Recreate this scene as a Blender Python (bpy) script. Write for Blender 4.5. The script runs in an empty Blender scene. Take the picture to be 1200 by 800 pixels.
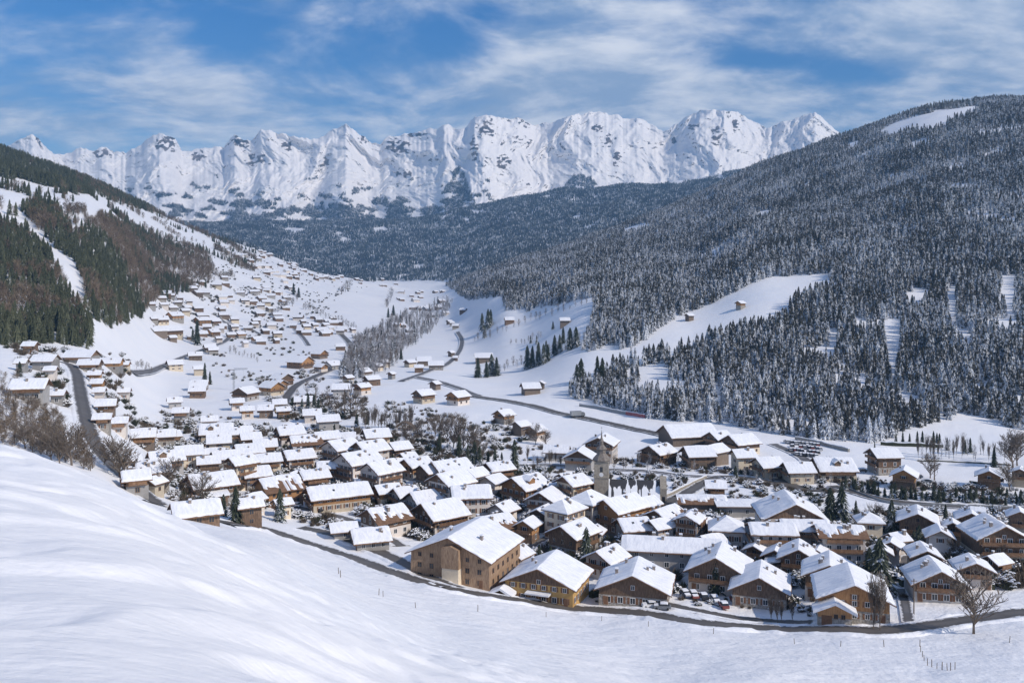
import bpy, math, random
import numpy as np
from mathutils import Vector, Matrix
R = math.radians
SC = bpy.context.scene
COL = SC.collection
F = 1039.0          # focal length in photo pixels (1200 wide, 60 degree lens)
HOR = 330.0         # photo row of the eye-level horizon
HAZE = 8.8e-5
rnd = random.Random(7)
rng = np.random.default_rng(11)

# ------------------------------------------------------------------ noise
_P = np.random.default_rng(3).permutation(256).astype(np.int64)
_P = np.concatenate([_P, _P, _P])
_G = np.stack([np.cos(np.arange(256) * 2.399963), np.sin(np.arange(256) * 2.399963)], 1)
def pn(x, y, seed=0):
    x = np.asarray(x, float); y = np.asarray(y, float)
    xi = np.floor(x).astype(np.int64); yi = np.floor(y).astype(np.int64)
    fx = x - xi; fy = y - yi
    xi = (xi + seed * 17) & 255; yi = (yi + seed * 31) & 255
    def g(ix, iy, dx, dy):
        h = _P[_P[ix & 255] + (iy & 255)]
        return _G[h, 0] * dx + _G[h, 1] * dy
    u = fx * fx * fx * (fx * (fx * 6 - 15) + 10); v = fy * fy * fy * (fy * (fy * 6 - 15) + 10)
    a = g(xi, yi, fx, fy); b = g(xi + 1, yi, fx - 1, fy)
    c = g(xi, yi + 1, fx, fy - 1); d = g(xi + 1, yi + 1, fx - 1, fy - 1)
    return 1.5 * ((a * (1 - u) + b * u) * (1 - v) + (c * (1 - u) + d * u) * v)
def fbm(x, y, o=4, seed=0):
    r = 0; a = 1.0
    for k in range(o):
        r = r + a * pn(x * 2 ** k, y * 2 ** k, seed + k); a *= .5
    return r
def ridged(x, y, o=4, seed=0):
    r = 0; a = .5
    for k in range(o):
        r = r + a * (1 - np.abs(pn(x * 2 ** k, y * 2 ** k, seed + k)) * 2); a *= .5
    return r
def sst(a, b, x):
    t = np.clip((x - a) / (b - a), 0, 1); return t * t * (3 - 2 * t)
def pchip(xk, yk, x):
    xk = np.asarray(xk, float); yk = np.asarray(yk, float)
    h = np.diff(xk); d = np.diff(yk) / h
    m = np.zeros_like(yk)
    s = (d[:-1] * d[1:]) > 0
    w1 = 2 * h[1:] + h[:-1]; w2 = h[1:] + 2 * h[:-1]
    with np.errstate(divide='ignore', invalid='ignore'):
        hm = (w1 + w2) / (w1 / d[:-1] + w2 / d[1:])
    m[1:-1] = np.where(s, hm, 0); m[0] = d[0]; m[-1] = d[-1]
    x = np.clip(x, xk[0], xk[-1])
    i = np.clip(np.searchsorted(xk, x, side='right') - 1, 0, len(h) - 1)
    t = (x - xk[i]) / h[i]; hh = h[i]
    return ((2 * t**3 - 3 * t**2 + 1) * yk[i] + (t**3 - 2 * t**2 + t) * hh * m[i]
            + (-2 * t**3 + 3 * t**2) * yk[i + 1] + (t**3 - t**2) * hh * m[i + 1])

def in_poly(px, py, poly):
    px = np.asarray(px); py = np.asarray(py); ins = np.zeros(px.shape, bool); n = len(poly)
    for i in range(n):
        x0, y0 = poly[i]; x1, y1 = poly[(i + 1) % n]
        if y0 == y1: continue
        c = ((y0 > py) != (y1 > py)) & (px < (x1 - x0) * (py - y0) / (y1 - y0) + x0)
        ins ^= c
    return ins

# ------------------------------------------------------------------ the valley's relief: profiles (distance, row) along bearings
PROF = {
0:[(4,901),(10,725),(25,617),(50,560),(90,520),(120,600),(200,560),(260,500),(330,448),(420,420),(520,394),(750,296),(1100,214),(1600,178),(1900,204),(3600,210),(4400,205),(5200,200),(6000,222)],
100:[(4,901),(10,735),(25,635),(50,584),(85,556),(120,610),(190,590),(250,540),(330,487),(420,447),(560,408),(800,314),(1200,236),(1850,211),(2150,232),(3600,236),(4400,228),(5200,222),(6000,240)],
200:[(4,905),(10,755),(25,662),(50,626),(82,605),(120,625),(220,605),(280,576),(360,542),(480,498),(750,435),(1000,385),(1300,320),(2250,257),(2600,274),(3600,276),(4400,268),(5200,262),(6000,275)],
300:[(4,910),(10,785),(25,706),(50,676),(85,652),(120,638),(230,627),(265,613),(350,563),(480,500),(800,431),(1150,386),(1600,331),(2500,294),(2900,313),(3600,308),(4400,284),(5200,262),(6000,278)],
400:[(4,920),(10,825),(25,760),(50,725),(85,704),(120,693),(210,666),(250,646),(350,563),(500,493),(850,426),(1300,380),(1900,341),(2650,323),(3050,338),(3600,328),(4400,290),(5200,260),(6000,275)],
500:[(4,930),(10,855),(25,806),(50,776),(80,757),(120,737),(180,707),(245,662),(350,563),(520,486),(900,420),(1500,379),(2300,347),(3200,333),(3350,334),(3700,318),(4400,286),(5200,254),(6000,268)],
600:[(4,930),(10,870),(25,832),(45,810),(62,797),(90,781),(150,745),(215,702),(350,563),(550,477),(720,443),(920,402),(1250,350),(2200,310),(2500,316),(3500,287),(4300,260),(5100,232),(5900,249)],
700:[(4,940),(10,890),(25,862),(45,843),(62,830),(90,809),(150,766),(200,728),(340,568),(540,479),(680,418),(880,355),(1300,308),(2400,278),(2700,286),(3500,260),(4300,240),(5000,221),(5800,234)],
800:[(4,960),(10,920),(25,900),(45,880),(62,862),(95,832),(140,790),(200,730),(340,568),(505,490),(640,418),(830,360),(1250,300),(2450,238),(2750,249),(3500,234),(4200,224),(4800,211),(5600,228)],
900:[(4,1000),(10,980),(25,950),(45,930),(65,900),(100,845),(145,785),(200,735),(330,575),(475,501),(620,415),(820,330),(1250,260),(2300,191),(2600,208),(3500,204),(4200,203),(4800,199),(5600,222)],
1000:[(4,1100),(10,1080),(25,1030),(45,1000),(65,945),(105,862),(150,787),(195,733),(320,584),(465,505),(600,415),(800,320),(1200,245),(2100,158),(2400,178),(3500,188),(4200,195),(4800,200),(5600,220)],
1100:[(4,1200),(10,1150),(25,1080),(45,1030),(65,965),(105,870),(150,790),(195,733),(320,584),(462,506),(600,405),(800,312),(1200,212),(1900,126),(2200,150),(3500,180),(4200,190),(4800,200),(5600,220)],
1200:[(4,1250),(10,1200),(25,1110),(45,1045),(65,975),(110,870),(160,775),(205,718),(320,584),(460,506),(600,395),(800,300),(1150,195),(1850,118),(2150,140),(3500,180),(4200,190),(4800,200),(5600,220)],
}
_cu = np.array(sorted(PROF)); _cl = np.array([[math.log(p[0]) for p in PROF[k]] for k in _cu]); _cv = np.array([[p[1] for p in PROF[k]] for k in _cu], float)
UG = np.linspace(0, 1200, 301); LG = np.linspace(math.log(4), math.log(5600), 1100)
_ld = np.stack([pchip(_cu, _cl[:, k], UG) for k in range(_cl.shape[1])], 1)
_lv = np.stack([pchip(_cu, _cv[:, k], UG) for k in range(_cl.shape[1])], 1)
TAB = np.stack([pchip(_ld[i], _lv[i], LG) for i in range(len(UG))], 0)
# a light smoothing along and across so slopes are continuous
ker = np.exp(-np.linspace(-2, 2, 9) ** 2); ker /= ker.sum()
def _sm(a, ax):
    pad = [(0, 0), (0, 0)]; pad[ax] = (4, 4)
    b = np.pad(a, pad, mode='edge'); out = 0
    for i, w in enumerate(ker):
        sl = [slice(None)] * 2; sl[ax] = slice(i, i + a.shape[ax]); out = out + w * b[tuple(sl)]
    return out
TAB = _sm(_sm(TAB, 1), 0)

def base_v(u, D):
    fu = np.clip((np.asarray(u, float) - UG[0]) / (UG[1] - UG[0]), 0, len(UG) - 1.001)
    fl = np.clip((np.log(np.maximum(D, 1e-3)) - LG[0]) / (LG[1] - LG[0]), 0, len(LG) - 1.001)
    i = fu.astype(int); j = fl.astype(int); a = fu - i; b = fl - j
    return (TAB[i, j] * (1 - a) + TAB[i + 1, j] * a) * (1 - b) + (TAB[i, j + 1] * (1 - a) + TAB[i + 1, j + 1] * a) * b

def hgt(x, y):
    """ground height (m, camera eye = 0) at world x, y"""
    x = np.asarray(x, float); y = np.asarray(y, float)
    D = np.maximum(y, 1.0)
    u = 600 + F * x / D
    Dz = np.maximum(D, 4.0)
    z = (HOR - base_v(u, Dz)) / F * Dz
    near = 1 - sst(70, 115, D)
    q = sst(1.5, 8, D)
    # wind-shaped snow of the near slope
    z = z + .8 * near * q * (.70 * pn(x / 13, y / 17, 5) * sst(8, 30, D) * (1 - .6 * sst(50, 80, D)) + .20 * pn((x + y * .5) / 5.5, (y - x * .2) / 9.0, 6) + .26 * sst(-.05, .55, pn(x / 3.4, y / 4.6, 7)) - .26 * sst(.1, .6, pn(x / 2.4, y / 4.6, 17)) + .035 * pn(x / 1.5, y / 2.6, 27) + .015 * pn((x - y * .7) / 1.1, (y + x) / 3.4, 9))
    mid = sst(80, 130, D) * (1 - sst(600, 900, D))
    z = z + mid * (.55 * pn(x / 34, y / 34, 11) + .16 * pn(x / 7, y / 7, 12) + .05 * pn(x / 1.6, y / 1.6, 13))
    far = sst(560, 1000, D)
    hill = sst(0, 60, z + 62)
    z = z + far * hill * (6 * fbm(x / 230, y / 230, 4, 14) + np.minimum(D / 2500, 1.6) * 12 * pn(x / 420, y / 420, 19))
    z = z + sst(2900, 3600, D) * (1 - sst(4700, 5300, D)) * (44 * ridged(x / 620, y / 900, 2, 23) - 30 + 16 * pn(x / 170, y / 260, 24))
    return z

def at(u, v, h=0.0, dmin=125.0, dmax=5000.0):
    """world point of the ground under what shows at photo pixel (u, v), h metres above that ground"""
    Ds = np.exp(np.linspace(math.log(dmin), math.log(dmax), 1500))
    xs = (u - 600) / F * Ds
    zz = hgt(xs, Ds) + h
    vv = HOR - F * zz / Ds
    k = np.nonzero((vv[:-1] > v) & (vv[1:] <= v))[0]
    if len(k) == 0: k = [int(np.argmin(np.abs(vv - v)))]
    D = Ds[k[0]]
    return Vector(((u - 600) / F * D, D, float(hgt((u - 600) / F * D, D))))

# ------------------------------------------------------------------ helpers: meshes, nodes, tags
def tag(o, label=None, cat=None, group=None, kind=None):
    if label: o['label'] = label
    if cat: o['category'] = cat
    if group: o['group'] = group
    if kind: o['kind'] = kind
    return o
def link(o, parent=None):
    COL.objects.link(o)
    if parent is not None: o.parent = parent
    return o
def empty(name, loc=(0, 0, 0), rz=0.0):
    o = bpy.data.objects.new(name, None); o.location = loc; o.rotation_euler = (0, 0, rz); o.empty_display_size = .5
    return link(o)
def np_mesh(name, V, Fc, mats, mi=None, smooth=False, attrs=None):
    """fast mesh from arrays; Fc is (n,3) or (n,4)"""
    V = np.asarray(V, np.float32); Fc = np.asarray(Fc, np.int32)
    me = bpy.data.meshes.new(name); k = Fc.shape[1]
    me.vertices.add(len(V)); me.vertices.foreach_set('co', V.ravel())
    me.loops.add(Fc.size); me.loops.foreach_set('vertex_index', Fc.ravel())
    me.polygons.add(len(Fc)); me.polygons.foreach_set('loop_start', np.arange(0, Fc.size, k, dtype=np.int32))
    me.polygons.foreach_set('loop_total', np.full(len(Fc), k, np.int32))
    for m in mats: me.materials.append(m)
    if mi is not None: me.polygons.foreach_set('material_index', np.asarray(mi, np.int32))
    me.polygons.foreach_set('use_smooth', np.full(len(Fc), bool(smooth)))
    for an, av in (attrs or {}).items():
        a = me.attributes.new(an, 'FLOAT', 'POINT'); a.data.foreach_set('value', np.asarray(av, np.float32).ravel())
    me.update(calc_edges=True)
    return me
class MB:
    """collects simple solids in one mesh"""
    def __init__(s): s.v = []; s.f = []; s.m = []
    def add(s, vs, fs, m=0):
        b = len(s.v); s.v += [tuple(p) for p in vs]; s.f += [tuple(b + i for i in f) for f in fs]; s.m += [m] * len(fs)
    def box(s, x0, x1, y0, y1, z0, z1, m=0):
        s.add([(x0,y0,z0),(x1,y0,z0),(x1,y1,z0),(x0,y1,z0),(x0,y0,z1),(x1,y0,z1),(x1,y1,z1),(x0,y1,z1)],
              [(0,3,2,1),(4,5,6,7),(0,1,5,4),(1,2,6,5),(2,3,7,6),(3,0,4,7)], m)
    def prism(s, poly, y0, y1, m=0):
        """poly of (x,z), counter-clockwise seen from -y, swept along y"""
        n = len(poly)
        s.add([(x, y0, z) for x, z in poly] + [(x, y1, z) for x, z in poly],
              [tuple(range(n)), tuple(range(2 * n - 1, n - 1, -1))] + [(i, i + n, (i + 1) % n + n, (i + 1) % n) for i in range(n)], m)
    def tube(s, a, b, r0, r1, n=5, m=0, cap=True):
        a = Vector(a); b = Vector(b); d = (b - a)
        if d.length < 1e-6: return
        d.normalize(); w = Vector((0, 0, 1)) if abs(d.z) < .9 else Vector((1, 0, 0))
        p = d.cross(w).normalized(); q = d.cross(p)
        A = [a + (p * math.cos(t) + q * math.sin(t)) * r0 for t in [2 * math.pi * i / n for i in range(n)]]
        B = [b + (p * math.cos(t) + q * math.sin(t)) * r1 for t in [2 * math.pi * i / n for i in range(n)]]
        fs = [(i, (i + 1) % n, (i + 1) % n + n, i + n) for i in range(n)]
        if cap: fs += [tuple(range(2 * n - 1, n - 1, -1))[::-1], tuple(range(n))[::-1]]
        s.add(A + B, fs, m)
    def mesh(s, name, mats, smooth=False):
        me = bpy.data.meshes.new(name); me.from_pydata(s.v, [], s.f)
        for m in mats: me.materials.append(m)
        if len(mats) > 1: me.polygons.foreach_set('material_index', s.m)
        if smooth: me.polygons.foreach_set('use_smooth', [True] * len(s.f))
        me.update(); return me
    def obj(s, name, mats, parent=None, smooth=False):
        return link(bpy.data.objects.new(name, s.mesh(name, mats if isinstance(mats, list) else [mats], smooth)), parent)

class NT:
    """tiny node-tree writer"""
    def __init__(s, tree): s.t = tree; s.n = tree.nodes; s.l = tree.links
    def new(s, typ, **kw):
        n = s.n.new(typ); ins = kw.pop('ins', {})
        for k, v in kw.items(): setattr(n, k, v)
        for k, v in ins.items():
            if isinstance(v, bpy.types.NodeSocket): s.l.new(v, n.inputs[k])
            else: n.inputs[k].default_value = v
        return n
    def math(s, op, a, b=0.0, c=None, clamp=False):
        n = s.new('ShaderNodeMath', operation=op, use_clamp=clamp)
        for i, v in enumerate((a, b, c)):
            if v is None: continue
            if isinstance(v, bpy.types.NodeSocket): s.l.new(v, n.inputs[i])
            else: n.inputs[i].default_value = v
        return n.outputs[0]
    def ramp(s, fac, a, b, lo=0.0, hi=1.0):
        n = s.new('ShaderNodeMapRange', interpolation_type='SMOOTHSTEP', ins={0: fac, 1: a, 2: b, 3: lo, 4: hi}); return n.outputs[0]
    def mix(s, fac, a, b):
        n = s.new('ShaderNodeMix', data_type='RGBA')
        for i, v in ((0, fac), (6, a), (7, b)):
            if isinstance(v, bpy.types.NodeSocket): s.l.new(v, n.inputs[i])
            else: n.inputs[i].default_value = v if not isinstance(v, tuple) else (*v, 1)
        return n.outputs[2]
    def noise(s, vec, scale, detail=3, rough=.55, dim='3D'):
        n = s.new('ShaderNodeTexNoise', noise_dimensions=dim, ins={'Scale': scale, 'Detail': detail, 'Roughness': rough})
        if vec is not None: s.l.new(vec, n.inputs['Vector'])
        return n.outputs[0]
def material(name):
    m = bpy.data.materials.new(name); m.use_nodes = True; t = NT(m.node_tree)
    b = m.node_tree.nodes['Principled BSDF']; b.inputs['Roughness'].default_value = .8
    b.inputs['Specular IOR Level'].default_value = .25
    return m, t, b
# ------------------------------------------------------------------ materials of the land
SNOW = (.885, .88, .88)
def snow_material(name, bump=(.25, .9, .12), fine=2.2, tuft=0.0):
    m, t, b = material(name)
    g = t.new('ShaderNodeNewGeometry'); pos = g.outputs['Position']
    n1 = t.noise(pos, .035, 3); n2 = t.noise(pos, fine, 4, .6)
    c = t.mix(t.ramp(n1, .3, .7), SNOW, (.84, .85, .87))
    if tuft:
        k = t.math('MULTIPLY', t.ramp(t.noise(pos, 1.9, 5, .7), .66, .74), t.ramp(t.noise(pos, .06, 2), .42, .62))
        c = t.mix(t.math('MULTIPLY', k, tuft), c, (.30, .26, .20))
    t.l.new(c, b.inputs['Base Color'])
    b.inputs['Roughness'].default_value = .65
    bp = t.new('ShaderNodeBump', ins={'Strength': bump[0], 'Distance': bump[1], 'Height': n2})
    n3 = t.noise(pos, fine * .22, 3)
    bp2 = t.new('ShaderNodeBump', ins={'Strength': bump[0] * 1.2, 'Distance': bump[1] * 3, 'Height': n3, 'Normal': bp.outputs[0]})
    t.l.new(bp2.outputs[0], b.inputs['Normal'])
    return m
M_snow_near = snow_material('fresh_snow', (.32, .10, 0), 3.2)
M_snow_field = snow_material('crusted_snow', (.55, .35, 0), .9, .55)
M_snow = snow_material('snow', (.2, .5, 0), .35)
M_snow_village = snow_material('trodden_snow', (.5, .5, 0), .8, .85)
M_roofsnow, _t, _b = material('roof_snow')
_g = _t.new('ShaderNodeNewGeometry'); _n = _t.noise(_t.new('ShaderNodeMapping', ins={'Vector': _t.new('ShaderNodeTexCoord').outputs['Object'], 'Scale': (.45, 1.5, .45)}).outputs[0], 1.0, 5, .65)
_t.l.new(_t.mix(_t.ramp(_n, .3, .75), (.87, .88, .90), (.70, .72, .77)), _b.inputs['Base Color'])
_t.l.new(_t.new('ShaderNodeBump', ins={'Strength': .35, 'Distance': .3, 'Height': _n}).outputs[0], _b.inputs['Normal'])
def flat_mat(name, c1, c2=None, scale=1.5, rough=.8, bump=0.0, stretch=None, spec=.25, obj=False):
    m, t, b = material(name); b.inputs['Roughness'].default_value = rough; b.inputs['Specular IOR Level'].default_value = spec
    if c2 is None: c2 = tuple(x * .75 for x in c1)
    tc = t.new('ShaderNodeTexCoord').outputs['Object'] if (obj or stretch) else t.new('ShaderNodeNewGeometry').outputs['Position']
    if stretch:
        mp = t.new('ShaderNodeMapping', ins={'Vector': tc, 'Scale': stretch}); tc = mp.outputs[0]
    n = t.noise(tc, scale, 4, .6)
    c = t.mix(t.ramp(n, .3, .7), c1, c2)
    if obj:
        oi = t.new('ShaderNodeObjectInfo')
        hv = t.new('ShaderNodeHueSaturation', ins={'Value': t.math('MULTIPLY_ADD', oi.outputs['Random'], .5, .75), 'Saturation': .95, 'Color': c}); c = hv.outputs[0]
    t.l.new(c, b.inputs['Base Color'])
    if bump: t.l.new(t.new('ShaderNodeBump', ins={'Strength': bump, 'Distance': .1, 'Height': n}).outputs[0], b.inputs['Normal'])
    return m
def road_mat(name, c1, c2, slush):
    m, t, b = material(name); pos = t.new('ShaderNodeNewGeometry').outputs['Position']
    e = t.new('ShaderNodeAttribute', attribute_name='edge').outputs['Fac']
    n = t.noise(pos, .7, 5, .65); c = t.mix(t.ramp(t.noise(pos, .12, 3), .35, .65), c1, c2)
    lane = t.math('ABSOLUTE', t.math('SUBTRACT', t.math('ABSOLUTE', t.math('SUBTRACT', e, .5)), .08))
    c = t.mix(t.math('MULTIPLY', t.ramp(lane, .0, .14), .35), tuple(x * .7 for x in c1), c)
    k = t.ramp(t.math('ADD', t.math('MULTIPLY', e, .75), t.math('MULTIPLY', n, .9)), 1.12 - slush, 1.28 - slush)
    t.l.new(t.mix(k, c, (.74, .74, .75)), b.inputs['Base Color']); b.inputs['Roughness'].default_value = .6
    t.l.new(t.new('ShaderNodeBump', ins={'Strength': .4, 'Distance': .15, 'Height': n}).outputs[0], b.inputs['Normal'])
    return m
M_road = road_mat('wet_asphalt', (.14, .127, .115), (.22, .20, .185), .14)
M_street = road_mat('slushy_asphalt', (.16, .15, .145), (.30, .29, .29), .22)

# ------------------------------------------------------------------ ground sheet (fan of bearings x log distance)
nu, nl = 900, 950
su = np.linspace(-380, 1580, nu); ld = np.linspace(math.log(1.2), math.log(5600), nl)
DD = np.exp(ld)[None, :].repeat(nu, 0)
XX = (su[:, None] - 600) / F * (DD + 14.0)
ZZ = hgt(XX, DD)
V = np.stack([XX, DD, ZZ], -1).reshape(-1, 3)
ii, jj = np.meshgrid(np.arange(nu - 1), np.arange(nl - 1), indexing='ij')
a = (ii * nl + jj).ravel()
FQ = np.stack([a, a + nl, a + nl + 1, a + 1], 1)
fd = DD[:-1, :-1].ravel(); fx = XX[:-1, :-1].ravel()
fu_ = 600 + F * fx / np.maximum(fd, 1)
brow = np.interp(fu_, [0, 500, 700, 1200], [100, 90, 70, 45]) + 10 * pn(fx / 9, fd / 9, 44)
fv_ = HOR - F * ZZ[:-1, :-1].ravel() / fd
village = (in_poly(fu_, fv_, [(150,590),(140,490),(200,478),(330,495),(440,498),(500,545),(600,548),(760,585),(860,600),(1000,590),(1220,598),(1220,665),(1040,680),(900,705),(640,690),(400,615),(250,600)]) | in_poly(fu_, fv_, [(180,395),(345,408),(470,345),(330,285),(255,290),(180,350)]) | in_poly(fu_, fv_, [(0,405),(150,415),(160,500),(100,500),(0,460)])) & (fd > 150)
mi = np.where(village, 3, np.where(fd < brow, 0, np.where(fd < 240 + 8 * pn(fx / 9, fd / 9, 45), 1, 2)))
gm = np_mesh('ground', V, FQ, [M_snow_near, M_snow_field, M_snow, M_snow_village], mi, True)
ground = tag(link(bpy.data.objects.new('ground', gm)), 'snow covered valley floor, meadows and slopes', None, None, 'structure')

# ------------------------------------------------------------------ the mountain chain
SKY = [(-260,190),(-120,172),(0,178),(28,162),(36,158),(45,162),(58,178),(75,182),(95,172),(105,177),(125,172),(135,178),(150,178),(163,172),(178,160),(188,156),(205,162),(213,178),(225,178),(232,172),(245,173),(262,172),(275,158),(285,163),(295,165),(305,153),(320,154),(345,160),(370,165),(385,155),(405,145),(420,157),(435,167),(445,168),(455,160),(480,157),(492,155),(510,150),(525,146),(535,153),(545,150),(556,138),(570,136),(590,137),(605,138),(625,147),(645,143),(662,138),(675,135),(690,131),(710,133),(735,138),(755,140),(770,150),(778,155),(790,147),(805,137),(820,130),(832,127),(850,129),(865,132),(880,140),(900,150),(915,143),(930,140),(945,135),(954,131),(965,140),(975,150),(990,157),(1030,170),(1200,160),(1450,175)]
mu, mv = 1700, 420
u1 = np.linspace(-240, 1430, mu); t1 = np.linspace(0, 1.12, mv)
vs = np.interp(u1, [p[0] for p in SKY], [p[1] for p in SKY])
vs = vs + 2.4 * fbm(u1 / 11, u1 * 0 + 3.3, 4, 60) - 1.6 * np.maximum(0, ridged(u1 / 24, u1 * 0 + 1.3, 3, 55) - .45)
U, T = np.meshgrid(u1, t1, indexing='ij')
VS = vs[:, None]
S = (HOR - 292) + (292 - VS) * (np.minimum(T, 1) ** 1.12)
S = S - np.maximum(T - 1, 0) * 260
wob = 26 * pn(U / 150, T * 2.2, 61) + 9 * pn(U / 45, T * 5, 62)
rg = ridged((U + wob * 2.2) / 150, T * .8 + 1.7, 2, 63) * (.5 + .9 * sst(-.4, .5, pn(U / 170, T * 1.3, 91)))              # long spurs running down from the crest
rg2 = ridged((U + wob * 1.4) / 46, T * 3.4 + U / 300, 4, 66)
rg3 = ridged((U + wob) / 17, T * 9, 4, 69)
low = sst(0, .25, T)
def _gs(a, s):
    k = np.exp(-.5 * (np.arange(-3 * s, 3 * s + 1) / s) ** 2); k /= k.sum(); return np.convolve(np.pad(a, 3 * s, mode='edge'), k, mode='valid')
prom = np.clip(_gs(vs, 55) - _gs(vs, 9), -6, 14)
Dm = 5350 + 1950 * np.minimum(T, 1) ** .85 + np.maximum(T - 1, 0) * 3000 - low * (270 * rg + 125 * rg2 * sst(.05, .4, T) + 34 * rg3 * sst(.10, .5, T) + 17 * prom[:, None] * (1.1 - .5 * T))
Dm = Dm - low * 520 * np.exp(-((U - 545) / 38) ** 2) * (1 - T * .6)       # the buttress in the middle of the chain
MX = (U - 600) / F * Dm; MZ = S / F * Dm
Pm = np.stack([MX, Dm, MZ], -1)
dU = np.gradient(Pm, axis=0); dT = np.gradient(Pm, axis=1)
N = np.cross(dU, dT); N /= np.linalg.norm(N, axis=-1, keepdims=True) + 1e-9
steep = 1 - np.abs(N[..., 2])
rock = sst(.72, .90, steep + .20 * fbm(U / 16, T * 12, 3, 71)) * sst(.30, .55, T) * .5
VV = HOR - S
for (cu, cv, ru, rv, w) in [(196,168,14,9,.95),(49,162,10,6,.8),(283,166,9,9,1),(300,188,14,8,.55),(335,172,9,5,.7),(466,172,15,9,1),(487,158,10,4,.6),(424,163,6,5,.8),(570,150,13,12,.5),(590,190,10,10,.6),(556,175,6,16,.5),(628,142,7,4,.6),(700,150,9,6,.5),(712,165,10,9,.5),(723,185,6,14,.5),(120,180,14,5,.7),(232,182,8,7,.7),(840,160,6,14,.7),(862,148,5,9,.6),(812,150,7,5,.7),(790,165,5,4,.5),(475,205,9,5,.6),(380,190,8,8,.5)]:
    bl = np.exp(-((U - cu) / ru) ** 2 - ((VV - cv) / rv) ** 2)
    rock = np.maximum(rock, w * sst(.25, .75, bl + .42 * fbm(U / 7, VV / 5, 4, 73)))
rock = rock * sst(-.25, .25, fbm(U / 5.5, VV / 3.8, 3, 77) + .12)
ii, jj = np.meshgrid(np.arange(mu - 1), np.arange(mv - 1), indexing='ij'); a = (ii * mv + jj).ravel()
m, t, b = material('alpine_rock_and_snow')
at_ = t.new('ShaderNodeAttribute', attribute_name='rock').outputs['Fac']
g = t.new('ShaderNodeNewGeometry'); pos = g.outputs['Position']
brk = t.noise(pos, .022, 6, .75)
k = t.ramp(t.math('ADD', at_, t.math('MULTIPLY_ADD', brk, 1.1, -.55)), .24, .36)
mp = t.new('ShaderNodeMapping', ins={'Vector': pos, 'Scale': (.006, .006, .03)})
st = t.noise(mp.outputs[0], 1.0, 4, .6)
rc = t.mix(t.ramp(st, .35, .65), (.075, .07, .072), (.22, .19, .18))
t.l.new(t.mix(k, (.93, .905, .89), rc), b.inputs['Base Color'])
bp = t.new('ShaderNodeBump', ins={'Strength': .32, 'Distance': 14, 'Height': t.noise(pos, .028, 6, .7)})
t.l.new(bp.outputs[0], b.inputs['Normal'])
mm = np_mesh('mountain', Pm.reshape(-1, 3), np.stack([a, a + mv, a + mv + 1, a + 1], 1), [m], None, True, {'rock': rock})
mount = tag(link(bpy.data.objects.new('mountain', mm)), 'jagged snowy mountain chain closing the valley', None, None, 'structure')

# ------------------------------------------------------------------ camera, sun, sky, air
cam = bpy.data.cameras.new('camera'); co = link(bpy.data.objects.new('camera', cam))
co.location = (0, 0, 0); co.rotation_euler = (R(90), 0, 0)
cam.sensor_width = 36; cam.lens = 36 * F / 1200; cam.clip_end = 60000; cam.clip_start = .3
cam.shift_y = -(400 - HOR) / 1200
SC.camera = co
SUN_EL, SUN_AZ = 36.0, 121.0      # azimuth clockwise from the view direction (+y)
sd = Vector((math.sin(R(SUN_AZ)) * math.cos(R(SUN_EL)), math.cos(R(SUN_AZ)) * math.cos(R(SUN_EL)), math.sin(R(SUN_EL))))
sl = bpy.data.lights.new('sun', 'SUN'); so = link(bpy.data.objects.new('sun', sl))
sl.energy = 3.45; sl.angle = R(.53); sl.color = (1, .905, .79)
so.rotation_euler = sd.to_track_quat('Z', 'Y').to_euler(); so.location = (300, -100, 400)
W = bpy.data.worlds.new('World'); SC.world = W; W.use_nodes = True
t = NT(W.node_tree); bg = W.node_tree.nodes['Background']
sky = t.new('ShaderNodeTexSky', sky_type='NISHITA', sun_disc=False, sun_elevation=R(SUN_EL), sun_rotation=R(SUN_AZ), altitude=1000, air_density=1.15, dust_density=.15, ozone_density=2.2)
sky_ = t.new('ShaderNodeHueSaturation', ins={'Hue': .512, 'Saturation': 1.5, 'Value': .76, 'Color': sky.outputs[0]})
d = t.new('ShaderNodeTexCoord').outputs['Generated']
sp = t.new('ShaderNodeSeparateXYZ', ins={0: d}); zz = t.math('MAXIMUM', sp.outputs[2], 0.0)
den = t.math('ADD', zz, .30)
px = t.math('DIVIDE', sp.outputs[0], den); py = t.math('DIVIDE', sp.outputs[1], den)
pc = t.new('ShaderNodeCombineXYZ', ins={0: px, 1: py, 2: 0.0}).outputs[0]
def warp(vec, s, amt):
    nz = t.new('ShaderNodeTexNoise', ins={'Vector': vec, 'Scale': s, 'Detail': 2}).outputs['Color']
    mm_ = t.new('ShaderNodeVectorMath', operation='MULTIPLY_ADD'); t.l.new(nz, mm_.inputs[0]); mm_.inputs[1].default_value = (amt,) * 3; t.l.new(vec, mm_.inputs[2]); return mm_.outputs[0]
pw = warp(pc, 1.1, .45)
mp = t.new('ShaderNodeMapping', ins={'Vector': pw, 'Scale': (1.5, 1.9, 1), 'Rotation': (0, 0, R(-14)), 'Location': (.3, .2, 0)})
n1 = t.noise(mp.outputs[0], 1.35, 7, .56)
mp2 = t.new('ShaderNodeMapping', ins={'Vector': pw, 'Scale': (3.2, 5.0, 1), 'Rotation': (0, 0, R(12))})
n2 = t.noise(mp2.outputs[0], 2.2, 6, .6)
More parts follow.
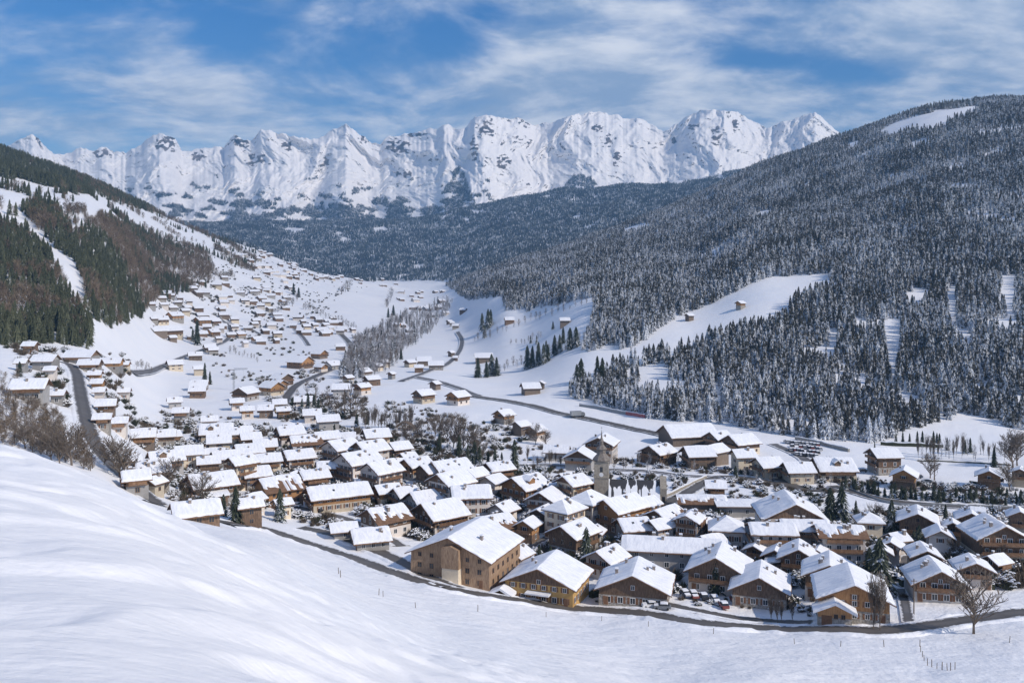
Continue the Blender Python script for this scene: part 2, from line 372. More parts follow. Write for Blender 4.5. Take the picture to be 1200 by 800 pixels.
def blob(ax, az, rx, rz):
    """a bank of cloud in a given part of the sky: direction x/y and z/y"""
    yy = t.math('MAXIMUM', sp.outputs[1], .05)
    qx = t.math('MULTIPLY', t.math('SUBTRACT', t.math('DIVIDE', sp.outputs[0], yy), ax), 1 / rx)
    qz = t.math('MULTIPLY', t.math('SUBTRACT', t.math('DIVIDE', sp.outputs[2], yy), az), 1 / rz)
    r2 = t.math('ADD', t.math('MULTIPLY', qx, qx), t.math('MULTIPLY', qz, qz))
    return t.math('POWER', 2.718, t.math('MULTIPLY', r2, -1.0))
def px2(u, v): return ((u - 600) / F, (HOR - v) / F)
bank = 0.0
for (u_, v_, ru, rv, w) in [(690,85,150,38,.30),(830,112,140,30,.22),(600,150,330,26,.12),(1150,55,110,60,.30),(1080,20,150,25,.12),(690,8,110,14,.16),(780,22,60,14,.12),(350,15,90,25,.06),(110,70,90,30,.05),(280,120,110,25,.06),(540,50,50,40,-.16),(270,45,60,30,-.16),(880,75,90,14,-.22),(1000,88,60,16,-.22),(20,10,120,40,-.12),(590,12,60,16,-.12)]:
    a_, b_ = px2(u_, v_); bank = t.math('ADD', bank, t.math('MULTIPLY', blob(a_, b_, ru / F, rv / F), w))
dens = t.math('ADD', t.math('ADD', t.math('MULTIPLY', n1, .62), t.math('MULTIPLY', n2, .38)), bank)
hz = t.ramp(zz, .30, .10, 0.0, .05)
cl = t.ramp(t.math('ADD', dens, hz), .40, .74)
shade = t.ramp(t.math('ADD', t.math('MULTIPLY', t.noise(mp.outputs[0], 3.1, 5, .6), .6), t.math('MULTIPLY', n2, .4)), .38, .66)
cc = t.mix(shade, (.33, .44, .62), (.95, .96, 1.0))
cb = t.new('ShaderNodeVectorMath', operation='SCALE'); t.l.new(cc, cb.inputs[0]); cb.inputs['Scale'].default_value = 7.4
fin = t.mix(t.math('MULTIPLY', cl, .92), sky_.outputs[0], cb.outputs[0])
t.l.new(fin, bg.inputs['Color']); bg.inputs['Strength'].default_value = .15
SC.view_settings.view_transform = 'Standard'; SC.view_settings.look = 'None'; SC.view_settings.exposure = .05; SC.view_settings.gamma = 1
# ------------------------------------------------------------------ trees: materials and shapes
def needle_material(name, dark, light, snow, fine=.55):
    """dark needles with snow lying on the upper side of the boughs; snow = how much of it is left"""
    m, t, b = material(name)
    g = t.new('ShaderNodeNewGeometry'); pos = g.outputs['Position']
    oi = t.new('ShaderNodeObjectInfo').outputs['Random']
    nz = t.new('ShaderNodeSeparateXYZ', ins={0: g.outputs['Normal']}).outputs[2]
    n = t.noise(pos, fine, 3, .7)
    base = t.mix(t.ramp(t.noise(pos, 1.2, 2), .3, .7), dark, light)
    base = t.mix(t.math('MULTIPLY', t.ramp(oi, .55, 1.0), .5), base, tuple(min(1, x * 1.5 + .015) for x in light))
    big = t.noise(pos, .012, 2)
    k = t.math('ADD', t.math('ADD', n, t.math('MULTIPLY', nz, .34)), t.math('ADD', t.math('MULTIPLY', oi, .15), t.math('MULTIPLY', big, .35)))
    k = t.math('MULTIPLY', t.ramp(k, 1.08 - snow, 1.26 - snow), .85)
    t.l.new(t.mix(k, base, (.72, .75, .80)), b.inputs['Base Color']); b.inputs['Roughness'].default_value = .75
    return m
M_sp_snow = needle_material('snowy_needles', (.026, .029, .024), (.070, .064, .054), .305)
M_sp_green = needle_material('dark_needles', (.026, .036, .020), (.082, .086, .046), .08)
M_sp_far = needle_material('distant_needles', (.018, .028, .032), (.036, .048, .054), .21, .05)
M_sp_vill = needle_material('village_needles', (.016, .026, .016), (.050, .058, .036), .06)
M_bark = flat_mat('bark', (.10, .078, .060), (.17, .14, .115), 2.0, .9)
M_twig = flat_mat('bare_twigs', (.115, .090, .070), (.20, .165, .135), .8, .9)
M_twig_brown = flat_mat('brown_twigs', (.135, .100, .068), (.235, .180, .128), .05, .9)
M_twig_grey = flat_mat('frosted_twigs', (.15, .13, .12), (.55, .55, .57), .5, .9)
def spruce_mesh(name, seed, tiers, pts, mat, rad=.17, lo=.05):
    r = random.Random(seed); V = []; Fc = []
    for k in range(tiers):
        f = k / tiers
        z0 = lo + (1 - lo) * f ** .92
        rr = rad * (1 - f) ** .82 * r.uniform(.82, 1.15) + .012
        dz = (1 - lo) / tiers * r.uniform(1.7, 2.3)
        ap = len(V); V.append((r.uniform(-.006, .006), r.uniform(-.006, .006), min(1.0, z0 + dz)))
        a0 = r.random() * 7
        for i in range(2 * pts):
            a = a0 + math.pi * i / pts + r.uniform(-.12, .12)
            q = rr * (r.uniform(.85, 1.2) if i % 2 == 0 else r.uniform(.42, .62))
            V.append((math.cos(a) * q, math.sin(a) * q, z0 - (rr * .30 if i % 2 == 0 else -.1 * rr) + r.uniform(-.006, .006)))
        for i in range(2 * pts): Fc.append((ap, ap + 1 + i, ap + 1 + (i + 1) % (2 * pts)))
    return np_mesh(name, V, Fc, [mat])
def bare_mesh(name, seed, mat, levels=3, spread=.62, up=.35, r0=.016, kids=(5, 4, 4), first=.22, tipw=.0035):
    r = random.Random(seed); mb = MB()
    def grow(p, d, L, rad, lev):
        n = 3 if lev == 0 else 2
        for s in range(n):
            d2 = (d + Vector((r.uniform(-1, 1), r.uniform(-1, 1), r.uniform(-.3, 1) * up)) * .16).normalized()
            q = p + d2 * (L / n); ra = rad * (1 - .28 * s); rb = rad * (1 - .28 * (s + 1))
            mb.tube(p, q, max(ra, tipw), max(rb, tipw * .8), 4 if lev == 0 else 3, 0, False); p, d = q, d2
            if lev < levels and (lev > 0 or s > 0 or first < .15):
                for _ in range(kids[min(lev, 2)] // (2 if lev else 1) if s < n - 1 else kids[min(lev, 2)]):
                    a = r.uniform(0, 6.283); w = Vector((math.cos(a), math.sin(a), r.uniform(-.1, .5)))
                    nd = (d * r.uniform(.5, 1.0) + w * spread * r.uniform(.7, 1.3) + Vector((0, 0, up * .5))).normalized()
                    grow(p, nd, L * r.uniform(.45, .68), rad * .5, lev + 1)
    grow(Vector((0, 0, -.02)), Vector((0, 0, 1)), .46, r0, 0)
    zm = max(v[2] for v in mb.v)
    mb.v = [(x / zm, y / zm, z / zm) for x, y, z in mb.v]
    return mb.mesh(name, [mat])
def twiggy_mesh(name, seed, mat, n=70, wid=.30, lo=.12, tw=.012):
    """cheap leafless crown for trees a long way off: a stem and a spray of fine shoots"""
    r = random.Random(seed); V = []; Fc = []
    def blade(a, b, w):
        t = r.random() * 3.14; o = Vector((math.cos(t) * w, math.sin(t) * w, 0)); k = len(V)
        V.extend([a - o, a + o, b]); Fc.append((k, k + 1, k + 2))
    blade(Vector((0, 0, -.03)), Vector((0, 0, .9)), .022); blade(Vector((0, 0, -.03)), Vector((0, 0, .9)), .022)
    for i in range(n):
        z = lo + (1 - lo) * r.random() ** .8 * .75; a = r.random() * 6.283
        env = wid * math.sin(math.pi * min(1, (z - lo) / (1 - lo) * .8 + .22)) * r.uniform(.5, 1.05)
        s = Vector((math.cos(a), math.sin(a), 0)) * env * r.uniform(.0, .55) + Vector((0, 0, z))
        e = Vector((math.cos(a + r.uniform(-.5, .5)), math.sin(a + r.uniform(-.5, .5)), 0)) * env + Vector((0, 0, min(1, z + r.uniform(.06, .26))))
        blade(s, e, tw * r.uniform(.6, 1.3))
    return np_mesh(name, [tuple(v) for v in V], Fc, [mat])

FOREST_RIGHT = [(522,334),(548,352),(588,347),(592,364),(622,364),(660,355),(703,347),(694,372),(682,412),(702,420),(745,404),(790,374),(850,347),(905,324),(972,322),(957,346),(902,374),(852,397),(802,413),(747,427),(702,445),(667,459),(670,466),(715,479),(760,489),(800,493),(860,498),(900,506),(940,513),(985,517),(1030,521),(1060,506),(1100,494),(1130,487),(1165,492),(1185,506),(1270,502),(1270,0),(522,0)]
HOLES_RIGHT = [[(1030,376),(1058,376),(1055,420),(1046,455),(1038,420)],[(1110,335),(1121,335),(1122,380),(1138,392),(1130,418),(1114,396)],[(1171,322),(1190,322),(1191,376),(1182,388)],[(968,388),(985,385),(976,428)],[(1152,376),(1159,376),(1157,410)],[(1028,156),(1058,140),(1138,122),(1152,128),(1098,150),(1045,162)],[(838,452),(844,452),(850,497),(840,495)],[(790,199),(812,192),(826,194),(800,206)],[(728,268),(757,262),(762,268),(735,276)],[(600,372),(640,372),(700,352),(690,360),(620,385)]]
FOREST_LEFT = [(-80,408),(60,404),(106,410),(108,374),(132,384),(165,372),(184,354),(216,344),(242,334),(252,314),(238,294),(206,286),(150,265),(100,248),(40,239),(10,246),(-80,236)]
HOLES_LEFT = [[(-5,238),(16,238),(62,288),(88,308),(106,362),(90,362),(68,316),(32,272),(-5,260)],[(78,252),(98,252),(100,275),(84,270)],[(100,244),(114,250),(112,262),(102,256)],[(66,236),(78,240),(74,250)]]
FOREST_LEFT_TOP = [(-80,205),(0,207),(60,219),(110,228),(170,247),(200,254),(232,264),(285,281),(320,296),(320,0),(-80,0)]
def grid_points(y0, y1, s, seed, u0=-70, u1=1275):
    rg_ = np.random.default_rng(seed)
    x0, x1 = (u0 - 600) / F * y1, (u1 - 600) / F * y1
    gx, gy = np.meshgrid(np.arange(x0, x1, s), np.arange(y0, y1, s))
    gx = gx.ravel() + rg_.uniform(-.48, .48, gx.size) * s; gy = gy.ravel() + rg_.uniform(-.48, .48, gy.size) * s
    u = 600 + F * gx / gy
    k = (u > u0) & (u < u1); gx, gy, u = gx[k], gy[k], u[k]
    z = hgt(gx, gy); v = HOR - F * z / gy
    return gx, gy, z, u, v, rg_
_ub = np.arange(-80, 1281, 4.0)
_ridge_D = np.array([math.exp(float(np.interp(np.clip(u, 0, 1200), _cu, _cl[:, 13]))) for u in _ub])
def ridge_D(u): return np.interp(u, _ub, _ridge_D)

# right-hand valley side
pts = []
for (y0, y1, s) in ((430, 900, 3.7), (900, 1500, 4.5), (1500, 2650, 5.6)):
    gx, gy, z, u, v, rg_ = grid_points(y0, y1, s, int(y0))
    wob = 5 * pn(gx / 40, gy / 40, 31)
    k = in_poly(u, v + wob * .4, FOREST_RIGHT) & (gy < ridge_D(u) + 70) & (u > 500)
    for h in HOLES_RIGHT: k &= ~in_poly(u + wob * .8, v + wob * .6, h)
    k &= (fbm(gx / 60, gy / 60, 3, 33) > -.50) & (rg_.random(len(gx)) > .06)
    hh = (12 + 4.5 * fbm(gx / 90, gy / 90, 2, 35)) * rg_.uniform(.55, 1.25, len(gx))
    pts.append(np.stack([gx, gy, z, hh, u, v], 1)[k])
right_pts = np.concatenate(pts)
# left-hand hill
pts = []
for (y0, y1, s) in ((480, 1300, 4.7), (1300, 2400, 6.4)):
    gx, gy, z, u, v, rg_ = grid_points(y0, y1, s, int(y0) + 1, -75, 420)
    wob = 4 * pn(gx / 40, gy / 40, 37)
    a_ = in_poly(u, v + wob, FOREST_LEFT)
    for h in HOLES_LEFT: a_ &= ~in_poly(u + wob * .6, v + wob * .6, h)
    b_ = in_poly(u, v + wob, FOREST_LEFT_TOP)
    c_ = (u > 175) & (u < 300) & (v > 268) & (v < 330) & (fbm(gx / 60, gy / 60, 3, 39) > .34) & (gy > 900)
    c_ |= (u > -60) & (u < 260) & (v > 200) & (v < 275) & (fbm(gx / 45, gy / 45, 3, 40) > .52) & (gy > 900)
    k = (a_ | b_ | c_) & (gy < ridge_D(u) + 90) & (rg_.random(len(gx)) > .07)
    hh = (12.5 + 4 * fbm(gx / 90, gy / 90, 2, 41)) * rg_.uniform(.5, 1.25, len(gx))
    br = fbm(gx / 110, gy / 110, 3, 43) + .25 * rg_.standard_normal(len(gx)) + .25 * ((u > 140) & (u < 240) & (v > 265)) + .25 * c_ - .5 * b_ - .35 * ((v > 370) & (u > 30)) - .2 * (u < 90)
    pts.append(np.stack([gx, gy, z, hh, u, v, br], 1)[k])
left_pts = np.concatenate(pts)
lb = left_pts[:, 6] > .08
left_brown = left_pts[lb]; left_con = left_pts[~lb]

# individual spruces: one of each shape, then copies
P_snow = [spruce_mesh('crown_mesh', 100 + i, 9, 7, M_sp_snow, .165 + .012 * i) for i in range(4)]
P_green = [spruce_mesh('crown_mesh', 120 + i, 9, 7, M_sp_green, .185 + .02 * i) for i in range(3)]
P_vill = [spruce_mesh('crown_mesh', 140 + i, 15, 9, M_sp_vill, .215 + .03 * i, .04) for i in range(3)]
_mb = MB(); _mb.tube((0, 0, -.08), (0, 0, .55), .013, .006, 6); TRUNK = _mb.mesh('trunk_mesh', [M_bark], True)
def plant_spruce(x, y, h, mesh, label, group, wid=1.0, name='spruce_tree', sink=0.0):
    r_ = empty(name, (x, y, float(hgt(x, y)) - sink), rnd.uniform(0, 6.28))
    tag(r_, label, 'tree', group)
    c = link(bpy.data.objects.new('crown', mesh), r_); c.scale = (h * wid, h * wid, h)
    k = link(bpy.data.objects.new('trunk', TRUNK), r_); k.scale = (h, h, h)
    return r_, c
def bush_mesh(name, seed, mat, n=150, snow=0):
    r = random.Random(seed); V = []; Fc = []; mi = []
    for i in range(n):
        a = r.random() * 6.283; q = r.random() ** .6; top = Vector((math.cos(a) * .62 * q, math.sin(a) * .62 * q, r.uniform(.45, 1.0) * (1 - .45 * q * q)))
        b = Vector((math.cos(a) * .2 * q, math.sin(a) * .2 * q, -.05)); t_ = r.random() * 3.14; w = r.uniform(.012, .03); o = Vector((math.cos(t_) * w, math.sin(t_) * w, 0)); m_ = (b + top) * .5 + Vector((0, 0, .12)); k = len(V)
        V += [b, m_ - o, m_ + o, top]; Fc += [(k, k + 1, k + 2), (k + 1, k + 3, k + 2)]; mi += [0, 0]
        if i % 4 == 0 and snow:
            c = top * r.uniform(.7, .95); k = len(V); s = r.uniform(.07, .16)
            V += [c + Vector((s, 0, -.03)), c + Vector((-s * .5, s * .8, 0)), c + Vector((-s * .5, -s * .8, -.02)), c + Vector((0, 0, s * .6))]; Fc += [(k, k + 1, k + 3), (k + 1, k + 2, k + 3), (k + 2, k, k + 3)]; mi += [1, 1, 1]
    return np_mesh(name, [tuple(v) for v in V], Fc, [mat, M_roofsnow], mi)
def scatter(name, P, protos, label, pid=None, wid=(.85, 1.2), seed=5, sink=.35):
    rg_ = np.random.default_rng(seed); n = len(P)
    me = bpy.data.meshes.new(name); me.vertices.add(n)
    co_ = P[:, :3].copy(); co_[:, 2] -= sink
    me.vertices.foreach_set('co', co_.astype(np.float32).ravel())
    hh = P[:, 3]; w = hh * rg_.uniform(*wid, n)
    a = me.attributes.new('size', 'FLOAT_VECTOR', 'POINT'); a.data.foreach_set('vector', np.stack([w, w, hh], 1).astype(np.float32).ravel())
    a = me.attributes.new('turn', 'FLOAT_VECTOR', 'POINT'); a.data.foreach_set('vector', np.stack([rg_.normal(0, .03, n), rg_.normal(0, .03, n), rg_.uniform(0, 6.283, n)], 1).astype(np.float32).ravel())
    a = me.attributes.new('pick', 'INT', 'POINT'); a.data.foreach_set('value', (rg_.integers(0, len(protos), n) if pid is None else pid).astype(np.int32))
    o = tag(link(bpy.data.objects.new(name, me)), label, None, None, 'stuff')
    gt = bpy.data.node_groups.new(name, 'GeometryNodeTree')
    gt.interface.new_socket('Geometry', in_out='INPUT', socket_type='NodeSocketGeometry')
    gt.interface.new_socket('Geometry', in_out='OUTPUT', socket_type='NodeSocketGeometry')
    t = NT(gt); gi = t.new('NodeGroupInput'); go = t.new('NodeGroupOutput')
    jn = t.new('GeometryNodeJoinGeometry')
    for p in protos:
        oi = t.new('GeometryNodeObjectInfo', transform_space='ORIGINAL'); oi.inputs['Object'].default_value = p; oi.inputs['As Instance'].default_value = True
        g2 = t.new('GeometryNodeObjectInfo') if False else oi
        t.l.new(oi.outputs['Geometry'], jn.inputs[0])
    ip = t.new('GeometryNodeInstanceOnPoints')
    t.l.new(gi.outputs[0], ip.inputs['Points']); t.l.new(jn.outputs[0], ip.inputs['Instance'])
    ip.inputs['Pick Instance'].default_value = True
    def attr(nm, ty):
        q = t.new('GeometryNodeInputNamedAttribute', data_type=ty); q.inputs['Name'].default_value = nm; return q.outputs[0]
    t.l.new(attr('pick', 'INT'), ip.inputs['Instance Index'])
    e2r = t.new('FunctionNodeEulerToRotation'); t.l.new(attr('turn', 'FLOAT_VECTOR'), e2r.inputs[0])
    t.l.new(e2r.outputs[0], ip.inputs['Rotation']); t.l.new(attr('size', 'FLOAT_VECTOR'), ip.inputs['Scale'])
    t.l.new(ip.outputs[0], go.inputs[0])
    md = o.modifiers.new('scatter', 'NODES'); md.node_group = gt
    return o

px_h = right_pts[:, 3] / right_pts[:, 1]
order = np.argsort(-px_h); N_IND = 125
ind = right_pts[order[:N_IND]]; rest = right_pts[order[N_IND:]]
protos_r = []
for i, p in enumerate(ind):
    o, c = plant_spruce(p[0], p[1], p[3], P_snow[i % 4], 'snow dusted spruce at the foot of the wooded right valley side', 'spruces along the foot of the right forest', sink=.35)
    if i < 4: protos_r.append(c)
# instance scale lives on the points, so the source crowns are read at unit size
scatter('spruce_forest', rest, protos_r, 'dense snow dusted spruce forest on the steep right valley side', seed=51)
px_h = left_con[:, 3] / left_con[:, 1]; order = np.argsort(-px_h)
ind = left_con[order[:36]]; protos_l = []
for i, p in enumerate(ind):
    o, c = plant_spruce(p[0], p[1], p[3], P_green[i % 3], 'dark green spruce at the lower edge of the left hillside wood', 'spruces along the foot of the left wood', sink=.35)
    if i < 3: protos_l.append(c)
scatter('hillside_forest', left_con[order[36:]], protos_l, 'dark green spruce wood on the left hillside', seed=52)
T_brown = [twiggy_mesh('crown_mesh', 160 + i, M_twig_brown, 110, .34, .08, .011) for i in range(3)]
T_grey = [twiggy_mesh('crown_mesh', 170 + i, M_twig, 75, .26, .12, .011) for i in range(3)]
T_frost = [twiggy_mesh('crown_mesh', 180 + i, M_twig_grey, 75, .28, .12, .011) for i in range(2)]
def plant_bare(x, y, h, mesh, label, group, wid=1.0, name='bare_tree', rz=None):
    r_ = empty(name, (x, y, float(hgt(x, y)) - .2), rnd.uniform(0, 6.28) if rz is None else rz)
    tag(r_, label, 'tree', group)
    c = link(bpy.data.objects.new('crown', mesh), r_); c.scale = (h * wid, h * wid, h)
    return r_, c
order = np.argsort(-left_brown[:, 3] / left_brown[:, 1]); protos_b = []
for i, p in enumerate(left_brown[order[:12]]):
    o, c = plant_bare(p[0], p[1], p[3], T_brown[i % 3], 'leafless brown tree among dark spruces on the left hillside', 'leafless trees in the left wood')
    if i < 3: protos_b.append(c)
scatter('leafless_forest', left_brown[order[12:]], protos_b, 'brown leafless woodland on the left hillside', seed=53, wid=(.9, 1.5))

# distant wooded slopes below the mountain chain: very small simple conifers in one mesh
pts = []
gx, gy, z, u, v, rg_ = grid_points(2500, 5330, 8.8, 77, -60, 1100)
sk = np.array([(HOR - F * hgt((q - 600) / F * ridge_D(q), ridge_D(q)) / ridge_D(q)) for q in _ub])
vis = v < np.interp(u, _ub, sk) + 6
nn = fbm(gx / 170, gy / 170, 4, 81)
up = np.clip((262 - v) / 30, 0, 1) * (u < 545)
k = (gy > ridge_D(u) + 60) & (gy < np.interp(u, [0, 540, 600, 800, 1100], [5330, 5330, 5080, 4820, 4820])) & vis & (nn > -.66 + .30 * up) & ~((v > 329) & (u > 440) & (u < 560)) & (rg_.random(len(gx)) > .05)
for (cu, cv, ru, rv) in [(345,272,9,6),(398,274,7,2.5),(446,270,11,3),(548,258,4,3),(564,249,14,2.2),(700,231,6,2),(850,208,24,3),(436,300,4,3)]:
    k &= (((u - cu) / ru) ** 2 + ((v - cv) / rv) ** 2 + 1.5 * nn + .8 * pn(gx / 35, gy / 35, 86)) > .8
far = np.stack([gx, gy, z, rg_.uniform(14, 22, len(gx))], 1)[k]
# patches on the lower mountain slopes
idx = rg_.integers(0, mu * mv, 800000)
Pq = Pm.reshape(-1, 3)[idx]; uq = U.ravel()[idx]; vq = VV.ravel()[idx]
nq = fbm(uq / 24, vq / 9, 4, 83)
kk = (vq > 204) & (vq < 284) & (nq > .74 - (vq - 212) / 60) & (uq < 575)
kk |= in_poly(uq + 4 * nq, vq, [(500,248),(522,222),(538,194),(545,205),(560,248)]) & (nq > -.25)
kk |= in_poly(uq + 3 * nq, vq, [(660,226),(672,205),(682,199),(692,206),(706,226)]) & (nq > -.2)
for tri in ([(256,266),(282,238),(300,228),(318,240),(348,266)],[(345,266),(362,236),(384,244),(402,224),(426,266)],[(425,266),(441,228),(462,240),(474,266)],[(478,266),(500,240),(522,266)],[(560,246),(575,232),(596,240),(600,246)]):
    kk |= in_poly(uq + 7 * nq, vq + 5 * pn(uq / 5, vq / 4, 87), tri) & (nq > -.3)
kk &= rg_.random(len(kk)) < .8
far = np.concatenate([far, np.column_stack([Pq, rg_.uniform(12, 20, len(Pq))])[kk]])
n = len(far)
ring = np.array([(math.cos(a), math.sin(a)) for a in (0, 1.571, 3.142, 4.712)])
tv = []
tf = []
for (zb, zt, rr) in ((.03, .62, .23), (.40, 1.0, .145)):
    b0 = len(tv); tv += [(x * rr, y * rr, zb) for x, y in ring] + [(0, 0, zt)]
    tf += [(b0 + i, b0 + (i + 1) % 4, b0 + 4) for i in range(4)]
tv = np.array(tv); tf = np.array(tf)
an = rg_.uniform(0, 1.57, n); ca, sa = np.cos(an)[:, None], np.sin(an)[:, None]; hh = far[:, 3:4]
X = (tv[None, :, 0] * ca - tv[None, :, 1] * sa) * hh + far[:, 0:1]; Y = (tv[None, :, 0] * sa + tv[None, :, 1] * ca) * hh + far[:, 1:2]; Z = tv[None, :, 2] * hh + far[:, 2:3] - 1
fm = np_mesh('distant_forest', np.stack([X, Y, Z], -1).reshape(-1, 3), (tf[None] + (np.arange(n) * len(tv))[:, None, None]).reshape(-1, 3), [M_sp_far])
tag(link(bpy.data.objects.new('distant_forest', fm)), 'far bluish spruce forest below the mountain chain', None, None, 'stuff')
# ------------------------------------------------------------------ buildings: materials
def timber(name, c1, c2): return flat_mat(name, c1, c2, 1.0, .75, .25, (5, 5, .8), .2, True)
MT = {
 'T': timber('dark_timber', (.095, .062, .042), (.225, .148, .098)),
 'O': timber('honey_timber', (.30, .145, .055), (.46, .25, .105)),
 'B': timber('weathered_timber', (.13, .098, .075), (.21, .165, .13)),
 'S': timber('silvered_timber', (.28, .175, .105), (.50, .345, .22)),
}
MP = {
 'C': flat_mat('cream_plaster', (.62, .53, .40), (.54, .46, .35), .6, .85, 0, None, .2, True),
 'W': flat_mat('pale_plaster', (.66, .60, .54), (.58, .52, .47), .6, .85, 0, None, .2, True),
 'G': flat_mat('grey_plaster', (.36, .345, .33), (.30, .29, .28), .6, .85, 0, None, .2, True),
 'Y': flat_mat('ochre_plaster', (.58, .36, .12), (.50, .30, .10), .6, .85, 0, None, .2, True),
}
M_stone = flat_mat('rubble_stone', (.20, .185, .165), (.42, .39, .35), 2.2, .9, .6)
M_church = flat_mat('church_stone', (.26, .23, .19), (.38, .34, .28), 1.3, .9, .4)
M_fascia = flat_mat('eaves_timber', (.15, .085, .05), (.22, .13, .08), 1.0, .8)
M_rail = flat_mat('balcony_timber', (.15, .08, .042), (.25, .145, .08), 1.5, .8, 0, None, .2, True)
M_glass, _t, _b = material('window_glass'); _b.inputs['Base Color'].default_value = (.030, .034, .040, 1); _b.inputs['Roughness'].default_value = .12; _b.inputs['Specular IOR Level'].default_value = .6
M_frame = flat_mat('window_frame', (.32, .21, .13), (.26, .16, .10), 2)
M_white = flat_mat('white_paint', (.76, .76, .75), (.68, .68, .68), 2, .5)
M_shut = flat_mat('brown_shutter', (.16, .085, .05), (.22, .12, .07), 2)
M_brick = flat_mat('chimney_render', (.23, .19, .165), (.34, .30, .27), 2.5)
M_metal = flat_mat('grey_metal', (.28, .29, .30), (.20, .21, .22), 3, .45, 0, None, .5)
M_wood = flat_mat('post_wood', (.13, .10, .075), (.22, .17, .13), 5)
def window_mesh(name, shut, dark):
    mb = MB()
    mb.box(-.62, -.52, -.07, .02, -.72, .72, 0); mb.box(.52, .62, -.07, .02, -.72, .72, 0)
    mb.box(-.52, .52, -.07, .02, .62, .72, 0); mb.box(-.52, .52, -.07, .02, -.72, -.62, 0); mb.box(-.035, .035, -.06, .0, -.62, .62, 0)
    mb.box(-.52, .52, -.035, .015, -.62, .62, 1)
    if shut:
        mb.box(-1.18, -.635, -.06, .015, -.7, .7, 2); mb.box(.635, 1.18, -.06, .015, -.7, .7, 2)
    return mb.mesh(name, [M_frame if dark else M_white, M_glass, M_shut])
WIN = {'dark': window_mesh('window_mesh', False, True), 'white': window_mesh('window_mesh', False, False), 'shut': window_mesh('window_mesh', True, False)}
_mb = MB(); _mb.box(-.6, .6, -.08, .02, 0, 2.1, 0); _mb.box(-.45, .45, -.1, -.06, .12, 2.0, 1); DOOR = _mb.mesh('door_mesh', [M_frame, M_shut])

def snow_slab(W2, y0, y1, ze, slope, thick, fine, seed, slid=0):
    """snow lying on a two-sided roof; x from -W2 to W2, ridge along y at x = 0"""
    nx, ny = (25, 19) if fine else (5, 3)
    xs = np.linspace(-W2, W2, nx); ys = np.linspace(y0, y1, ny)
    X, Y = np.meshgrid(xs, ys, indexing='ij')
    if fine:                                   # eaves and verges of the snow are not ruler straight
        X = X - np.sign(X) * (np.abs(X) > W2 - .01) * .30 * np.abs(pn(X + seed, Y * .8, 31)); Y = np.clip(Y, y0 + .28 * np.abs(pn(X * .8, Y + seed, 33)), y1)
    base = ze + (W2 - np.abs(X)) * slope
    ex = np.minimum(1, (W2 - np.abs(X)) / .35 + .45); ey = np.minimum(1, np.minimum(Y - y0, y1 - Y) / .4 + .5)
    th = thick * np.minimum(ex, ey)
    if fine: th = th * (1 + .30 * pn(X / 3.1 + seed * 7.3, Y / 3.1, seed % 50)) 
    if fine:
        edge = np.maximum(np.abs(X) / W2, np.abs((Y - (y0 + y1) / 2) / ((y1 - y0) / 2))); th = th * (1 - .35 * sst(.9, 1, edge) * (1 + pn(X * .9 + seed, Y * .9, 3)))
    if slid:
        q = np.where(X * slid > 0, np.abs(X) / W2 + .55 * pn(X / 5 + seed, Y / 1.6, 21), 0); th = np.where(q > .62, -.16, th)
    ridge_soft = -.10 * np.exp(-(X / .5) ** 2) if fine else 0
    top = base + th + ridge_soft
    n = nx * ny
    V = np.concatenate([np.stack([X, Y, top], -1).reshape(-1, 3), np.stack([X, Y, base + .004], -1).reshape(-1, 3)])
    f = []
    for i in range(nx - 1):
        for j in range(ny - 1):
            a = i * ny + j; f.append((a, a + ny, a + ny + 1, a + 1)); f.append((n + a, n + a + 1, n + a + ny + 1, n + a + ny))
    for i in range(nx - 1):
        a = i * ny; b = a + ny; f.append((a, n + a, n + b, b)); a += ny - 1; b += ny - 1; f.append((a, b, n + b, n + a))
    for j in range(ny - 1):
        a = j; f.append((a, a + 1, n + a + 1, n + a)); a = (nx - 1) * ny + j; f.append((a, n + a, n + a + 1, a + 1))
    return np_mesh('snow_mesh', V, f, [M_roofsnow], None, False)
HOUSES = []      # (root, u, v, w, style, extra)
def chimney(parent, x, y, z, s=1.0, snow=True):
    mb = MB(); mb.box(-.42*s, .42*s, -.5*s, .5*s, -1.0, 1.15*s, 0); mb.box(-.52*s, .52*s, -.6*s, .6*s, 1.15*s, 1.28*s, 0)
    mb.box(-.3*s, .3*s, -.35*s, .35*s, 1.28*s, 1.5*s, 0)
    if snow: mb.box(-.5*s, .5*s, -.58*s, .58*s, 1.5*s, 1.78*s, 1)
    o = mb.obj('chimney', [M_brick, M_roofsnow], parent); o.location = (x, y, z); return o
def put_window(parent, kind, x, y, z, face, s=1.0, tall=1.0, label=None):
    o = link(bpy.data.objects.new('window', WIN[kind]), parent)
    o.location = (x, y, z); o.rotation_euler = (0, 0, {'f': 0, 'r': R(90), 'l': R(-90)}[face]); o.scale = (s, 1, s * tall)
    return o
